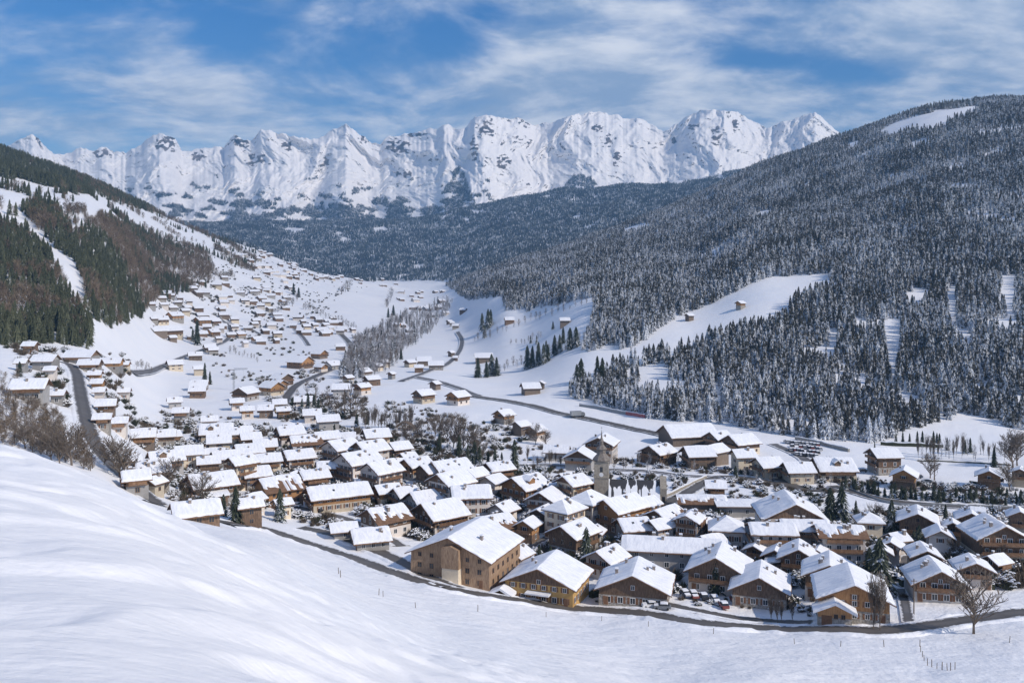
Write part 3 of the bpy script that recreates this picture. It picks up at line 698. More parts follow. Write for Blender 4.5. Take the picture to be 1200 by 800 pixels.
def balcony(parent, x0, x1, ylen, z, face, W, L, depth=1.3):
    """gallery on the front gable ('f') or on a long side ('r'/'l')"""
    mb = MB(); n = x1 - x0
    mb.box(x0, x1, -depth, -.01, -.14, 0, 0); mb.box(x0, x1, -depth - .06, -depth, 0.08, .92, 0)
    mb.box(x0 - .03, x1 + .03, -depth - .1, -depth + .04, .94, 1.04, 0)
    k = max(2, int(n / 2.2) + 1)
    for i in range(k):
        xx = x0 + .08 + (n - .16) * i / (k - 1); mb.box(xx - .07, xx + .07, -depth - .07 + .0, -depth + .07, -.3, 1.06, 0)
    mb.box(x0 + .05, x1 - .05, -depth + .08, -depth * .55, .004, .16, 1)
    o = mb.obj('balcony', [M_rail, M_roofsnow], parent)
    o.location = {'f': (0, -L / 2, z), 'r': (W / 2, 0, z), 'l': (-W / 2, 0, z)}[face]
    o.rotation_euler = (0, 0, {'f': 0, 'r': R(90), 'l': R(-90)}[face])
    return o
def house(u, v, w, th, st, H=None, W=None, L=None, pitch=None, label=None, group=None, name=None, hip=False, dmin=125, base=None, nchim=None, lod=None, cat='house', over=1.25, timb=None, dmax=5000, balc=True, dz=.45):
    seed = len(HOUSES) + 1; r = random.Random(seed * 13 + int(u))
    thr = R(th)
    if W is None and w < 62 and not (u < 165 and v < 510): w *= (1.08 if (u > 800 and v > 590) else 1.20) if w > 16 else 1.12; H = H + .2 if H else H
    if pitch is None: pitch = r.uniform(.47, .56) if not hip else .62
    if H is None: H = {'B': 3.4}.get(st, 5.1)
    p = at(u, v, H + 1.6, dmin, dmax)
    for _ in range(2):
        m = w * p.y / F
        if W is None or L is None:
            ratio = r.uniform(.92, 1.15) if st not in 'A' else 1.3
            k = abs(math.cos(thr)) + ratio * abs(math.sin(thr))
            W_ = W or min(18, max(4.0, (m - 1.6 * over) / k)); L_ = L or W_ * ratio
        else: W_, L_ = W, L
        p = at(u, v, H + W_ * pitch * .3, dmin, dmax)
    W, L = W_, L_
    if w < 16: H = min(H, 4.6)
    p.y += 0; D = p.y
    if lod is None: lod = 2 if w >= 40 else (1 if w >= 17 else 0)
    nm = name or {'B': 'barn', 'A': 'apartment_block'}.get(st, 'chalet')
    rt = empty(nm, (p.x, p.y, p.z + dz), -thr); rt['category'] = cat if st != 'B' else 'barn'
    rise = W / 2 * pitch; ph = 2.65
    # walls
    tm = MT[timb or {'T': 'T', 'O': 'O', 'B': 'B', 'M': 'T'}.get(st, 'T')]
    plaster = MP.get(st, MP['W'])
    solid = st in 'CWGYA'
    lowm = base or (plaster if solid else (MP['W'] if st == 'M' else (r.choice([MT['T'], MP['W'], M_stone, MP['G'], MP['C'], MT['B']]) if st in 'TO' else MT['B'])))
    hb = {'M': 2.7, 'T': 2.4, 'O': 2.4}.get(st, H)
    if H > 7 and st in 'MTO': hb = 2.7 if st == 'T' else 5.2
    gable_timber = solid and r.random() < .7 and not hip
    sk = 4.0
    if solid or st == 'B':
        mb = MB(); mb.box(-W/2, W/2, -L/2, L/2, -sk, H, 0)
        mb.obj('wall', [lowm if st != 'B' else tm], rt)
        if not hip:
            mb = MB(); mb.prism([(-W/2, H + .003), (W/2, H + .003), (0, H + rise)], -L/2, L/2, 0); mb.obj('gable', [tm if gable_timber else (lowm if st != 'B' else tm)], rt)
    else:
        mb = MB(); mb.box(-W/2 - .06, W/2 + .06, -L/2 - .06, L/2 + .06, -sk, hb, 0); mb.obj('base_wall', [lowm], rt)
        mb = MB(); mb.prism([(-W/2, hb + .003), (W/2, hb + .003), (W/2, H), (0, H + rise), (-W/2, H)], -L/2, L/2, 0); mb.obj('wall', [tm], rt)
    # roof
    thk = .45 if lod else .55
    if hip:
        W2, L2 = W/2 + .9, L/2 + .9; ze = H - .9 * pitch; zr = ze + W2 * pitch; rl = max(.3, L2 - W2 * .8)
        def hipm(z0, z1, g, mat, nm_, par):
            a = [(-W2+g,-L2+g,z0),(W2-g,-L2+g,z0),(W2-g,L2-g,z0),(-W2+g,L2-g,z0),(-W2+g,-L2+g,z0+z1),(W2-g,-L2+g,z0+z1),(W2-g,L2-g,z0+z1),(-W2+g,L2-g,z0+z1),(0,-rl,zr+z1),(0,rl,zr+z1)]
            mb = MB(); mb.add(a, [(3,2,1,0),(0,1,5,4),(1,2,6,5),(2,3,7,6),(3,0,4,7),(4,5,8),(5,6,9,8),(6,7,9),(7,4,8,9)]); return mb.obj(nm_, [mat], par)
        ro = hipm(ze, .22, 0, M_fascia, 'roof', rt); hipm(ze + .225, .35, .08, M_roofsnow, 'snow_cover', ro); zt = lambda x, y: zr - abs(x) * pitch * .95 - max(0, abs(y) - rl) * .6 + .3
    else:
        og = over * (1.1 if lod else .8); oe = over
        W2 = W/2 + oe; ze = H - oe * pitch
        mb = MB(); mb.prism([(-W2, ze), (0, ze + W2 * pitch), (W2, ze), (W2, ze + .22), (0, ze + W2 * pitch + .22), (-W2, ze + .22)], -L/2 - og, L/2 + og * .7, 0)
        ro = mb.obj('roof', [M_fascia], rt)
        link(bpy.data.objects.new('snow_cover', snow_slab(W2 - .06, -L/2 - og + .06, L/2 + og * .7 - .06, ze + .22, pitch, thk, lod == 2, seed, 0 if lod < 2 or r.random() < .62 or label else r.choice([-1, 1]))), ro)
        zt = lambda x, y: ze + .22 + (W2 - abs(x)) * pitch + thk * .6
    nc = nchim if nchim is not None else (0 if lod == 0 or st == 'B' else (1 if lod == 1 else r.choice([2, 3, 4, 5])))
    for _ in range(nc):
        x = r.choice([-1, 1]) * r.uniform(.12, .30) * W; y = r.uniform(-.32, .36) * L
        chimney(ro, x, y, zt(x, y), r.uniform(.5, .85))
    if lod == 2 and r.random() < .5 and not hip and st != 'B':
        sx = 1 if th > -10 else -1
        mb = MB(); mb.box(-.5, .5, -.4, .4, -.3, .06); o = mb.obj('skylight', [M_glass], ro); x = sx * W * .28; y = r.uniform(-.2, .3) * L
        o.location = (x, y, zt(x, y) + .05); o.rotation_euler = (0, math.atan(pitch) * sx, 0)
    if lod == 2 and not hip and st not in 'BA' and W > 7 and not label:
        sx = (1 if th > -10 else -1)
        if r.random() < .16:                    # a gabled dormer on the sunny slope
            dw = r.uniform(1.1, 1.7); xd = sx * W * .27; y = r.uniform(-.2, .25) * L; zb = zt(xd, y) - .9
            mb = MB(); mb.prism([(-dw, 0), (dw, 0), (dw, 1.5), (0, 1.5 + dw * .7), (-dw, 1.5)], -1.6, 2.2, 0); dm = mb.obj('dormer', [tm], ro)
            dm.location = (xd, y, zb); dm.rotation_euler = (0, 0, R(90) * sx)
            mb = MB(); mb.prism([(-dw - .4, 1.32), (0, 1.52 + dw * .72), (dw + .4, 1.32), (dw + .4, 1.75), (0, 1.95 + dw * .72), (-dw - .4, 1.75)], -2.0, 2.3, 0); mb.obj('dormer_snow', [M_roofsnow], dm)
        if r.random() < .5:                     # a lower wing, shed or garage against one side
            ww = r.uniform(2.6, 4.2); l2 = L * r.uniform(.4, .75); sd_ = r.choice([-1, 1]); y0 = r.uniform(-.5, .5) * (L - l2) - l2 / 2; hw_ = r.uniform(2.2, 2.9)
            xa, xb = sorted((sd_ * (W / 2 + .07), sd_ * (W / 2 + ww)))
            mb = MB(); mb.box(xa, xb, y0, y0 + l2, -sk, hw_, 0); wg = mb.obj('side_wing', [r.choice([tm, lowm, MT['B']])], rt)
            xi, xo = sd_ * (W / 2 + .08), sd_ * (W / 2 + ww + .7)
            pl = [(xi, hw_ + .9), (xo, hw_ - .1), (xo, hw_ + .35), (xi, hw_ + 1.35)]
            if sd_ > 0: pl = pl[::-1]
            mb = MB(); mb.prism(pl, y0 - .6, y0 + l2 + .6, 0); mb.obj('wing_snow', [M_roofsnow], wg)
    # openings
    side = 'r' if th > 4 else ('l' if th < -4 else ('r' if u < 600 else 'l'))
    wk = ('shut' if r.random() < .4 else 'dark') if st in 'TOB' else ('shut' if st in 'CYW' else 'white')
    if lod and st != 'B':
        zs = [1.35, 4.0] if H < 6.4 else ([1.35, 4.1, 6.8] if H < 9 else [1.35, 4.0, 6.6, 9.2])
        zs = [z for z in zs if z + .75 < H + .5]
        sp = 2.9 if lod == 2 else 4.6
        if st == 'A': sp = 2.6
        nf = max(1, min(6, int(W / sp))); ns = max(1, min(9 if st == 'A' else 6, int(L / sp)))
        yo = .062 if not solid else .002
        for q, z in enumerate(zs):
            off = yo if (z < hb or solid) else .002
            s_ = r.choice([.85, 1, 1.1])
            for i in range(nf):
                if lod == 1 and q == 0 and i == 0: continue
                x = W * ((i + .5) / nf - .5) * .92
                put_window(rt, wk, x, -L/2 - off, z, 'f', s_, 1.35 if (st == 'A' and i % 2) else 1)
            for i in range(ns):
                y = L * ((i + .5) / ns - .5) * .92
                put_window(rt, wk, (W/2 + off) * (1 if side == 'r' else -1), y, z, side, s_)
        if rise > 2.4 and not hip and lod == 2: put_window(rt, wk, 0, -L/2 - .002, H + .55, 'f', .8)
        if lod == 2:
            d_ = link(bpy.data.objects.new('door', DOOR), rt); d_.location = (W * .40 * (1 if r.random() < .5 else -1), -L/2 - (.065 if not solid else .004), 0)
        if balc and not hip and (r.random() < .85 or st == 'A'):
            for z in zs[1:]:
                balcony(rt, -W/2 + .3, W/2 - .3, 0, z - 1.15, 'f', W, L, 1.25)
        if (r.random() < .45 and not hip) or (st == 'A' and abs(th) > 45):
            for z in zs[1:]:
                balcony(rt, -L * .42, L * .42, 0, z - 1.15, side, W, L, 1.1)
    HOUSES.append(dict(o=rt, u=u, v=v, w=w, st=st, hip=hip, th=th, H=H, label=label, group=group, W=W, L=L))
    return rt, W, L, H, ro

# ------------------------------------------------------------------ the village, house by house: photo column, row of the roof's middle, width in the photo, ridge bearing, walls
rt, W, L, H, ro = house(547, 633, 120, 22, 'O', H=7.2, W=22, L=21, pitch=.42, base=MT['S'], timb='S', nchim=3, balc=False, dz=1.7, label='huge weathered timber chalet with cream stair bay on its gable, beside the curving road')
mb = MB(); mb.box(-1.2, 3.4, -L/2 - 1.9, -L/2 - .07, -3, 4.6, 0); bay = mb.obj('stair_bay', [MP['C']], rt)
mb = MB(); mb.prism([(-1.3, 4.603), (3.5, 4.603), (3.5, 9.4), (1.1, 10.3), (-1.3, 9.7)], -L/2 - 2.0, -L/2 - .07, 0); mb.obj('timber_upper', [MT['S']], bay)
rt, W, L, H, ro = house(642, 666, 100, 20, 'Y', dz=.8, H=4.8, W=17.5, L=15, pitch=.44, nchim=2, balc=False, label='ochre yellow chalet with a small gabled porch at the roadside')
mb = MB(); mb.box(-W/2 - 2.5, -W/2 + 2.4, -L/2 - 3.2, -L/2 - .07, -3, 2.3); po = mb.obj('porch', [MP['Y']], rt)
mb = MB(); mb.prism([(-W/2 - 3.2, 1.9), (-W/2, 3.5), (-W/2 + 3.1, 1.9), (-W/2 + 3.1, 2.5), (-W/2, 4.1), (-W/2 - 3.2, 2.5)], -L/2 - 4, -L/2 - .3); mb.obj('porch_roof', [M_roofsnow], po)
mb = MB(); mb.box(-W/2 - 1.6, -W/2 + 1.5, -L/2 - 3.28, -L/2 - 3.18, -.1, 2.1); mb.obj('garage_opening', [M_shut], po)
mb = MB(); mb.box(-2.8, 3.2, -L/2 - 2.2, -L/2 - .1, 2.55, 2.7, 0); mb.box(-2.9, 3.3, -L/2 - 2.3, -L/2 - .1, 2.704, 3.05, 1); mb.obj('canopy', [M_fascia, M_roofsnow], rt)
house(745, 673, 92, 14, 'T', dz=.7, H=4.0, W=16.5, L=14, pitch=.44, base=M_stone, nchim=4, balc=False, label='brown chalet with low stone front behind the dark clipped hedge')
rt, W, L, H, ro = house(997, 686, 96, 15, 'O', H=4.9, W=14.5, L=15, pitch=.45, dz=1.5, balc=False, base=M_stone, nchim=2, label='honey timber chalet with a rubble stone base and gabled porch beside the road')
mb = MB(); mb.box(-W/2 - .6, -W/2 + 6.4, -L/2 - 3.2, -L/2 - .08, -3, 1.6, 0); po = mb.obj('porch', [M_stone], rt)
mb = MB(); mb.prism([(-W/2 - .6, 1.603), (-W/2 + 6.4, 1.603), (-W/2 + 6.4, 2.9), (-W/2 + 2.9, 4.5), (-W/2 - .6, 2.9)], -L/2 - 3.15, -L/2 - .08); mb.obj('porch_gable', [MT['O']], po)
mb = MB(); mb.prism([(-W/2 - 1.7, 2.5), (-W/2 + 2.9, 4.62), (-W/2 + 7.5, 2.5), (-W/2 + 7.5, 3.1), (-W/2 + 2.9, 5.25), (-W/2 - 1.7, 3.1)], -L/2 - 4.2, -L/2 + .2); mb.obj('porch_roof', [M_roofsnow], po)
mb = MB(); mb.box(-W/2 + .1, -W/2 + 2.3, -L/2 - 3.26, -L/2 - 3.15, -.2, 2.0); mb.obj('door', [M_shut], po)
for x in (3.1, 4.6): put_window(po, 'dark', -W/2 + x, -L/2 - 3.202, 1.9, 'f', .75)
house(843, 652, 88, 20, 'M', H=5.6, nchim=5, label='wide chalet with white ground floor under brown gable, behind the dark fir and car bays')
house(891, 676, 84, 18, 'T', H=4.2, nchim=2, dz=.9, label='low brown chalet with wide snowy eaves behind the snow covered car row')
house(925, 590, 82, 6, 'W', H=8.6, nchim=5, label='large pale pink gabled apartment house with balconies behind the long white blocks')
house(1165, 616, 68, 6, 'T', H=7.4, nchim=5, base=MP['C'], label='tallest dark timber apartment chalet with stacked balconies, beyond the gnarled fruit tree')
house(1095, 668, 74, 12, 'T', H=4.6, nchim=4, label='broad snowy roofed dark chalet behind the hedge at the edge of the white field')
house(727, 587, 50, 48, 'O', H=7.0, W=10.5, L=14, nchim=2, label='orange timber inn with two window rows in front of the church nave')
house(662, 590, 46, 40, 'C', H=8.4, hip=True, nchim=2, label='cream three storey house with pyramid roof left of the orange inn')
house(690, 580, 46, 40, 'W', H=8.2, hip=True, nchim=2, label='white three storey house with hipped roof touching the church tower foot')
house(552, 574, 44, 80, 'W', H=8.4, nchim=2, label='white three storey house with blue shaded roof above the huge timber chalet')
house(529, 558, 50, 45, 'W', H=10.2, nchim=4, label='tallest white apartment block, four storeys, in the upper village')
house(396, 573, 76, 62, 'O', W=10.5, L=20, H=4.8, nchim=2, label='long honey timber chalet with one wide snow roof above the street bend')
house(384, 544, 25, 75, 'O', H=5.8, lod=2, nchim=0, label='small bright orange timber house above the long honey chalet')
house(230, 590, 70, 62, 'T', H=2.9, nchim=2, dz=-.3, label='nearest snowy roof with stout stone chimney below the foreground slope')
house(283, 538, 34, 42, 'C', H=9.4, nchim=2, label='cream four storey house with shutters among brown chalets in the near left cluster')
house(680, 530, 36, 15, 'G', H=5.0, W=11, L=10, nchim=1, label='pale grey hall with broad open gable beyond the church tower')
house(705, 514, 38, 18, 'M', H=7.4, nchim=2, label='half timbered chalet hotel right of the pale grey gabled hall')
house(806, 502, 76, 75, 'B', H=4.2, W=17, L=24, label='widest dark barn like hall at the foot of the right forest')
house(1036, 529, 29, 85, 'T', H=7.0, nchim=1, lod=1, label='tall dark chalet on the edge of the white meadow, right of the ring road')
house(1060, 552, 33, 28, 'O', H=4.6, nchim=1, label='small honey chalet with front gable above the dark conifer hedge row')
house(1159, 553, 31, 28, 'O', H=4.6, nchim=1, label='small honey chalet alone on the snowy meadow behind a dark hedge')
VILLAGE = """607 646 32 30 C 5|711 647 48 35 W 4.6|672 617 66 42 T 6|577 609 64 56 T 5|619 611 28 30 O 5|742 612 38 80 G 4|773 612 32 60 W 5|808 605 38 30 W 7.2|834 631 36 60 T 4|
886 640 30 25 T 4.4|910 645 36 20 T 4.4|936 644 54 22 T 5|972 661 76 22 M 5.6|960 645 30 30 T 4|1075 602 54 22 T 6|1100 622 36 20 T 5|1116 613 28 20 T 5|1138 602 42 22 T 6|1052 628 24 70 W 4|
1082 644 40 16 T 5|1139 659 46 16 T 4.6|1194 600 32 20 T 6|1045 636 30 30 W 4.4|672 561 38 52 C 8|757 586 32 48 O 6.4|636 597 32 30 T 5|780 600 52 42 T 4.4|839 566 22 95 T 5|
648 569 30 35 T 5|640 578 42 25 W 5|616 562 52 40 O 5.6|590 592 32 40 T 5|557 552 29 45 C 7|578 560 31 32 W 5|584 545 35 58 T 5|527 544 52 50 O 6|505 547 34 45 T 6|502 580 52 55 G 4.6|
475 575 34 50 G 4.6|516 593 60 55 T 5|452 599 66 52 M 5|454 571 32 62 O 4.6|447 545 46 45 W 8.4|420 534 52 45 W 8.4|400 519 42 45 W 8.4|434 521 42 50 W 8|441 506 32 70 C 7|468 521 28 50 T 5|
488 540 37 50 O 5|463 541 26 55 T 4.6|478 533 22 50 T 4|368 554 36 55 T 4.6|340 503 34 62 T 5|358 514 38 60 M 5.6|383 509 31 60 T 5|350 531 38 60 W 5.2|314 535 32 64 C 5|327 564 54 58 O 5.4|
300 551 36 60 G 5|292 588 48 62 T 5.6|248 560 58 60 T 5|222 526 33 65 C 6|195 533 42 62 G 5|180 547 40 62 T 4.6|160 556 34 60 T 4.2|169 506 29 70 O 5|193 507 27 72 T 4.6|254 501 39 72 C 5|
257 513 29 70 C 5.4|245 538 27 66 T 4.4|264 532 33 60 G 5|292 524 36 62 W 5|280 505 23 70 C 5|294 510 25 66 T 4.4|311 518 28 66 T 4.4|434 624 46 70 G 2.6|403 616 32 70 G 2.6|
842 509 29 58 T 4.4|868 513 38 60 T 4.6|838 524 31 50 B 5.6|818 527 32 80 T 5|772 525 38 50 T 4.4|871 530 25 80 C 6|900 540 32 72 C 4.6|935 546 30 86 C 4.4|976 542 38 90 T 4.2|653 525 28 95 G 3.6|1196 551 24 30 T 5|
497 459 24 42 T 5|537 461 25 42 O 5|510 448 14 35 T 4|591 483 23 42 O 4.4|611 496 21 42 B 5|628 501 23 45 O 4.6|622 451 21 82 B 4|634 448 8 20 B 4|497 420 17 84 B 4|481 423 15 50 T 4|491 429 12 86 O 4|511 425 17 80 T 4|529 412 9 40 B 4|534 418 6 90 B 3|567 416 19 90 B 4.4|459 437 10 30 T 4|
808 369 11 60 B 4|868 353 12 60 O 5|875 326 7 60 W 4|597 373 12 85 O 4|662 374 12 85 B 4|
36 403 17 85 W 4.4|54 419 28 82 G 5|96 414 35 85 G 4.4|106 424 28 82 T 4.4|131 422 28 80 O 4.6|146 425 15 80 O 4|36 449 46 78 G 4.4|68 460 20 82 G 3.6|112 437 18 80 O 4.4|115 447 15 80 O 4.4|125 471 28 76 T 5|121 488 22 74 T 4.4|140 492 26 74 W 4.6|117 457 12 80 W 4|60 432 15 80 W 4|146 457 17 74 W 4|26 423 14 80 G 4|
205 468 18 70 G 3.6|213 480 19 72 G 4.6|232 455 19 74 T 4.4|234 448 20 74 G 3.4|229 414 17 70 T 4|205 424 20 60 C 5|233 430 15 72 C 5|288 456 26 20 T 5|278 469 17 70 W 4.4|290 478 17 74 O 4.4|246 490 20 70 W 4|250 408 14 60 T 4|312 477 18 74 T 4.4|328 470 17 74 C 4.4|332 479 17 70 O 4.4|318 450 26 -60 O 5.4|330 440 24 -58 T 5|326 447 20 -58 O 4.4|
352 420 26 -62 O 5.4|374 412 17 -60 O 4.6|376 428 16 -60 O 4.4|390 425 20 40 G 3.4|399 404 13 80 T 4|356 467 20 74 W 4.4|400 452 20 80 G 4.6|425 451 19 40 O 5|426 433 18 40 T 4.4|436 442 19 50 T 4.6|443 427 13 40 T 4.4|451 423 12 40 T 4.4|408 441 14 40 T 4|384 489 28 70 G 4.4|343 499 22 70 W 4.4|366 482 22 70 W 4|
188 372 19 55 T 5.4|205 367 18 40 O 5.4|200 384 27 40 T 6.4|177 354 11 40 T 5|217 361 12 55 W 6|232 357 14 55 W 7|241 341 12 70 W 4.6|262 350 13 60 W 7|237 373 18 40 O 5.4|251 374 16 40 T 5.4|250 387 16 40 O 5|281 389 14 40 O 5|301 395 14 50 O 5|262 367 14 60 W 4.6|287 350 12 60 T 4.6|312 352 12 70 T 4.6|325 366 13 60 C 6|297 340 11 60 W 5|211 348 9 60 C 4.4|222 352 9 60 T 4.4|246 405 16 60 T 4.6|325 389 13 60 T 4.4|318 379 13 60 W 4.4|300 374 12 60 T 4.4|275 372 12 60 T 4.4|275 381 11 60 T 4.4""".replace('\n', '')
for row in VILLAGE.split('|'):
    q = row.split()
    if float(q[1]) < 415 and q[4] in 'WC' and rnd.random() < .6: q[4] = 'T'
    if q[4] == 'T' and float(q[0]) > 560 and float(q[1]) > 540 and rnd.random() < .35: q[4] = rnd.choice('MMW')
    house(float(q[0]), float(q[1]), float(q[2]), float(q[3]) + rnd.uniform(-5, 5), q[4], H=float(q[5]))
house(851, 611, 46, 12, 'W', H=6.4, hip=True, nchim=2); house(1018, 605, 34, 10, 'C', H=5.4, hip=True, nchim=2)
for (u, v, w, hh) in ((905, 618, 46, 8.2), (943, 614, 48, 7.6), (984, 620, 46, 7.4)):
    house(u, v, w, 95, 'A', H=hh, W=8.5, L=w * .265 - .6, pitch=.40, nchim=4, lod=2, group=None)
house(822, 584, 56, 92, 'B', H=3.4, W=9, L=15, pitch=.3, name='shop'); house(872, 589, 66, 92, 'G', H=3.2, W=9, L=18, pitch=.16, lod=1, name='shop')
# the long grey roofed hall
house(790, 636, 112, 100, 'G', H=5.2, W=10, L=27, pitch=.42, nchim=4, lod=2, name='long_hall', label='long low hall with one blue shaded roof plane in the middle of the village')
def clear(p, rad):
    for h in HOUSES:
        q = h['o'].location
        if (q.x - p.x) ** 2 + (q.y - p.y) ** 2 < ((max(h['W'], h['L']) * .5 + rad) * .95) ** 2: return False
    return True
got = 0
for _ in range(1500):                          # smaller houses and outbuildings in the gaps
    if got >= 26: break
    u, v = rnd.uniform(150, 1190), rnd.uniform(490, 665)
    if not in_poly(np.array([u]), np.array([v]), [(150,560),(160,500),(330,495),(440,505),(560,545),(760,560),(860,590),(1000,600),(1190,612),(1190,655),(900,660),(640,640),(420,600),(300,596),(230,570)])[0]: continue
    w = rnd.uniform(15, 26); p = at(u, v, 4)
    if not clear(p, w * p.y / F * .42): continue
    house(u, v, w, rnd.choice([20, 35, 55, 65, 80]), rnd.choice('TOCWMTG'), H=rnd.uniform(3, 4.6), lod=1); got += 1
AREAS = [([(178,348),(215,337),(250,312),(300,305),(345,330),(352,355),(330,372),(345,395),(345,406),(300,402),(265,398),(215,396),(185,396),(175,370)], 34, 9, 13, 60),
 ([(255,292),(330,287),(372,301),(425,312),(470,326),(484,345),(440,336),(400,326),(330,325),(290,312)], 14, 6.5, 10, 62),
 ([(350,368),(395,372),(420,382),(455,385),(475,370),(482,390),(440,400),(400,402),(360,396),(340,382)], 18, 8, 12, 80),
 ([(455,335),(520,340),(515,360),(480,366),(470,355)], 8, 7, 11, 80), ([(500,353),(545,360),(540,386),(505,380)], 6, 6, 9, 85)]
for poly, n, w0, w1, th in AREAS:
    got = 0; tries = 0; x0 = min(p[0] for p in poly); x1 = max(p[0] for p in poly); y0 = min(p[1] for p in poly); y1 = max(p[1] for p in poly)
    while got < n and tries < 900:
        tries += 1; u, v = rnd.uniform(x0, x1), rnd.uniform(y0, y1)
        if not in_poly(np.array([u]), np.array([v]), poly)[0]: continue
        w = rnd.uniform(w0, w1); p = at(u, v, 4)
        if not clear(p, w * p.y / F * .5): continue
        house(u, v, w, th + rnd.uniform(-30, 20), rnd.choice('TTTTTTTWOB'), H=rnd.uniform(3.6, 5)); got += 1
# the smallest roofs of the far hamlets, past counting: one mesh
mb = MB(); spots = []
for poly, n in ((AREAS[0][0], 26), (AREAS[1][0], 82), (AREAS[2][0], 14), (AREAS[3][0], 12)):
    got = 0; x0 = min(p[0] for p in poly); x1 = max(p[0] for p in poly); y0 = min(p[1] for p in poly); y1 = max(p[1] for p in poly)
    for _ in range(700):
        if got >= n: break
        u, v = rnd.uniform(x0, x1), rnd.uniform(y0, y1)
        if not in_poly(np.array([u]), np.array([v]), poly)[0]: continue
        p = at(u, v, 3); W = rnd.uniform(7, 12); L = W * rnd.uniform(1, 1.3)
        if not clear(p, W * .5) or any((p.x - q.x) ** 2 + (p.y - q.y) ** 2 < 150 for q in spots): continue
        spots.append(p); got += 1; th = R(rnd.uniform(30, 85)); c, s_ = math.cos(-th), math.sin(-th); H = rnd.uniform(3.2, 4.6); k0 = len(mb.v)
        m0 = rnd.choice([0, 0, 0, 1, 2]); mb.prism([(-W/2, -4), (W/2, -4), (W/2, H), (0, H + W * .25), (-W/2, H)], -L/2, L/2, m0)
        W2 = W / 2 + 1; ze = H - .5; mb.prism([(-W2, ze + .05), (0, ze + W2 * .5 + .05), (W2, ze + .05), (W2, ze + .8), (0, ze + W2 * .5 + .8), (-W2, ze + .8)], -L/2 - 1, L/2 + 1, 3)
        for i in range(k0, len(mb.v)): x, y, z = mb.v[i]; mb.v[i] = (p.x + x * c - y * s_, p.y + x * s_ + y * c, p.z + z)
tag(mb.obj('distant_hamlet', [MT['T'], MP['W'], MT['B'], M_roofsnow]), 'tiny far roofs scattered over the hillside hamlets', None, None, 'stuff')

# ------------------------------------------------------------------ church
p = at(705, 588, 0); sc_ = p.y / F
ch = empty('church', (p.x, p.y, p.z - .2), -R(98)); tag(ch, 'stone church with tall tower, lantern spire and dark snow streaked nave roof', 'church')
# local: +y runs along the nave (to the right in the view), tower at the near end
tw = 16.5 * sc_ / 2; TH = 50 * sc_
mb = MB(); mb.box(-tw, tw, -tw, tw, -4, TH, 0)
for q in (.62, .985): mb.box(-tw - .18, tw + .18, -tw - .18, tw + .18, TH * q, TH * q + .3, 0)
tower = mb.obj('tower', [M_church], ch)
for f_, (dx, dy, rz) in {'a': (tw + .01, 0, R(90)), 'b': (0, -tw - .01, 0)}.items():
    mb = MB(); mb.box(-.5, .5, -.03, .02, -.9, .9); o = mb.obj('belfry_opening', [M_glass], tower); o.location = (dx, dy, TH * .82); o.rotation_euler = (0, 0, rz)
    mb = MB(); n = 16; pts_ = [(math.cos(6.283 * i / n) * .75, math.sin(6.283 * i / n) * .75) for i in range(n)]; mb.prism(pts_, -.06, .02); o = mb.obj('clock_face', [M_white], tower); o.location = (dx, dy, TH * .70); o.rotation_euler = (0, 0, rz)
M_slate = flat_mat('dark_slate', (.045, .045, .05), (.085, .082, .085), 1.5, .6)
def lathe(prof, n=8):
    mb = MB(); V_ = [(math.cos(6.2832 * (i + .5) / n) * r_, math.sin(6.2832 * (i + .5) / n) * r_, z) for r_, z in prof for i in range(n)]
    mb.add(V_, [(k * n + i, k * n + (i + 1) % n, (k + 1) * n + (i + 1) % n, (k + 1) * n + i) for k in range(len(prof) - 1) for i in range(n)]); return mb
s_ = tw
sp = lathe([(s_ * 1.38, TH + .28), (s_ * 1.25, TH + .8), (s_ * .72, TH + 2.2), (s_ * .60, TH + 2.6), (s_ * .60, TH + 3.9), (s_ * .8, TH + 4.1), (s_ * .62, TH + 4.7), (s_ * .30, TH + 5.6), (s_ * .26, TH + 6.6), (s_ * .36, TH + 6.8), (s_ * .14, TH + 8.0), (.04, TH + 10.8)]).obj('spire', [flat_mat('spire_sheet', (.14, .12, .10), (.25, .22, .20), 1.2, .6)], tower)
mb = MB(); mb.box(-.04, .04, -.04, .04, TH + 10.8, TH + 12.0); mb.box(-.04, .04, -.35, .35, TH + 11.5, TH + 11.6); mb.obj('cross', [M_metal], sp)
nl_, nw, nh = 60 * sc_, 32 * sc_, 9 * sc_
mb = MB(); mb.prism([(-nw / 2, -4), (nw / 2, -4), (nw / 2, nh), (0, nh + nw * .55), (-nw / 2, nh)], tw + .05, tw + nl_); mb.obj('nave_wall', [M_church], ch)
m, t, b = material('slate_with_sliding_snow'); o_ = t.new('ShaderNodeTexCoord').outputs['Object']
mp = t.new('ShaderNodeMapping', ins={'Vector': o_, 'Scale': (.10, .85, .10)}); q = t.noise(mp.outputs[0], .62, 3, .6)
ed = t.new('ShaderNodeSeparateXYZ', ins={0: o_}).outputs[2]
t.l.new(t.mix(t.ramp(t.math('ADD', q, t.math('MULTIPLY', t.ramp(ed, nh + nw * .3, nh + nw * .5), -.16)), .43, .46), (.05, .05, .055), (.83, .85, .88)), b.inputs['Base Color'])
sl_ = 1.12
mb = MB(); hw = nw / 2 + .7; ze = nh - .6; mb.prism([(-hw, ze), (0, ze + hw * sl_), (hw, ze), (hw, ze + .3), (0, ze + hw * sl_ + .3), (-hw, ze + .3)], tw + .06, tw + nl_ - .3); mb.obj('nave_roof', [m], ch)
mb = MB(); mb.prism([(-nw * .38, -4), (nw * .38, -4), (nw * .38, nh + nw * .40), (0, nh + nw * .78), (-nw * .38, nh + nw * .40)], tw + nl_ - .25, tw + nl_ + 2.0); ap = mb.obj('facade', [M_church], ch)
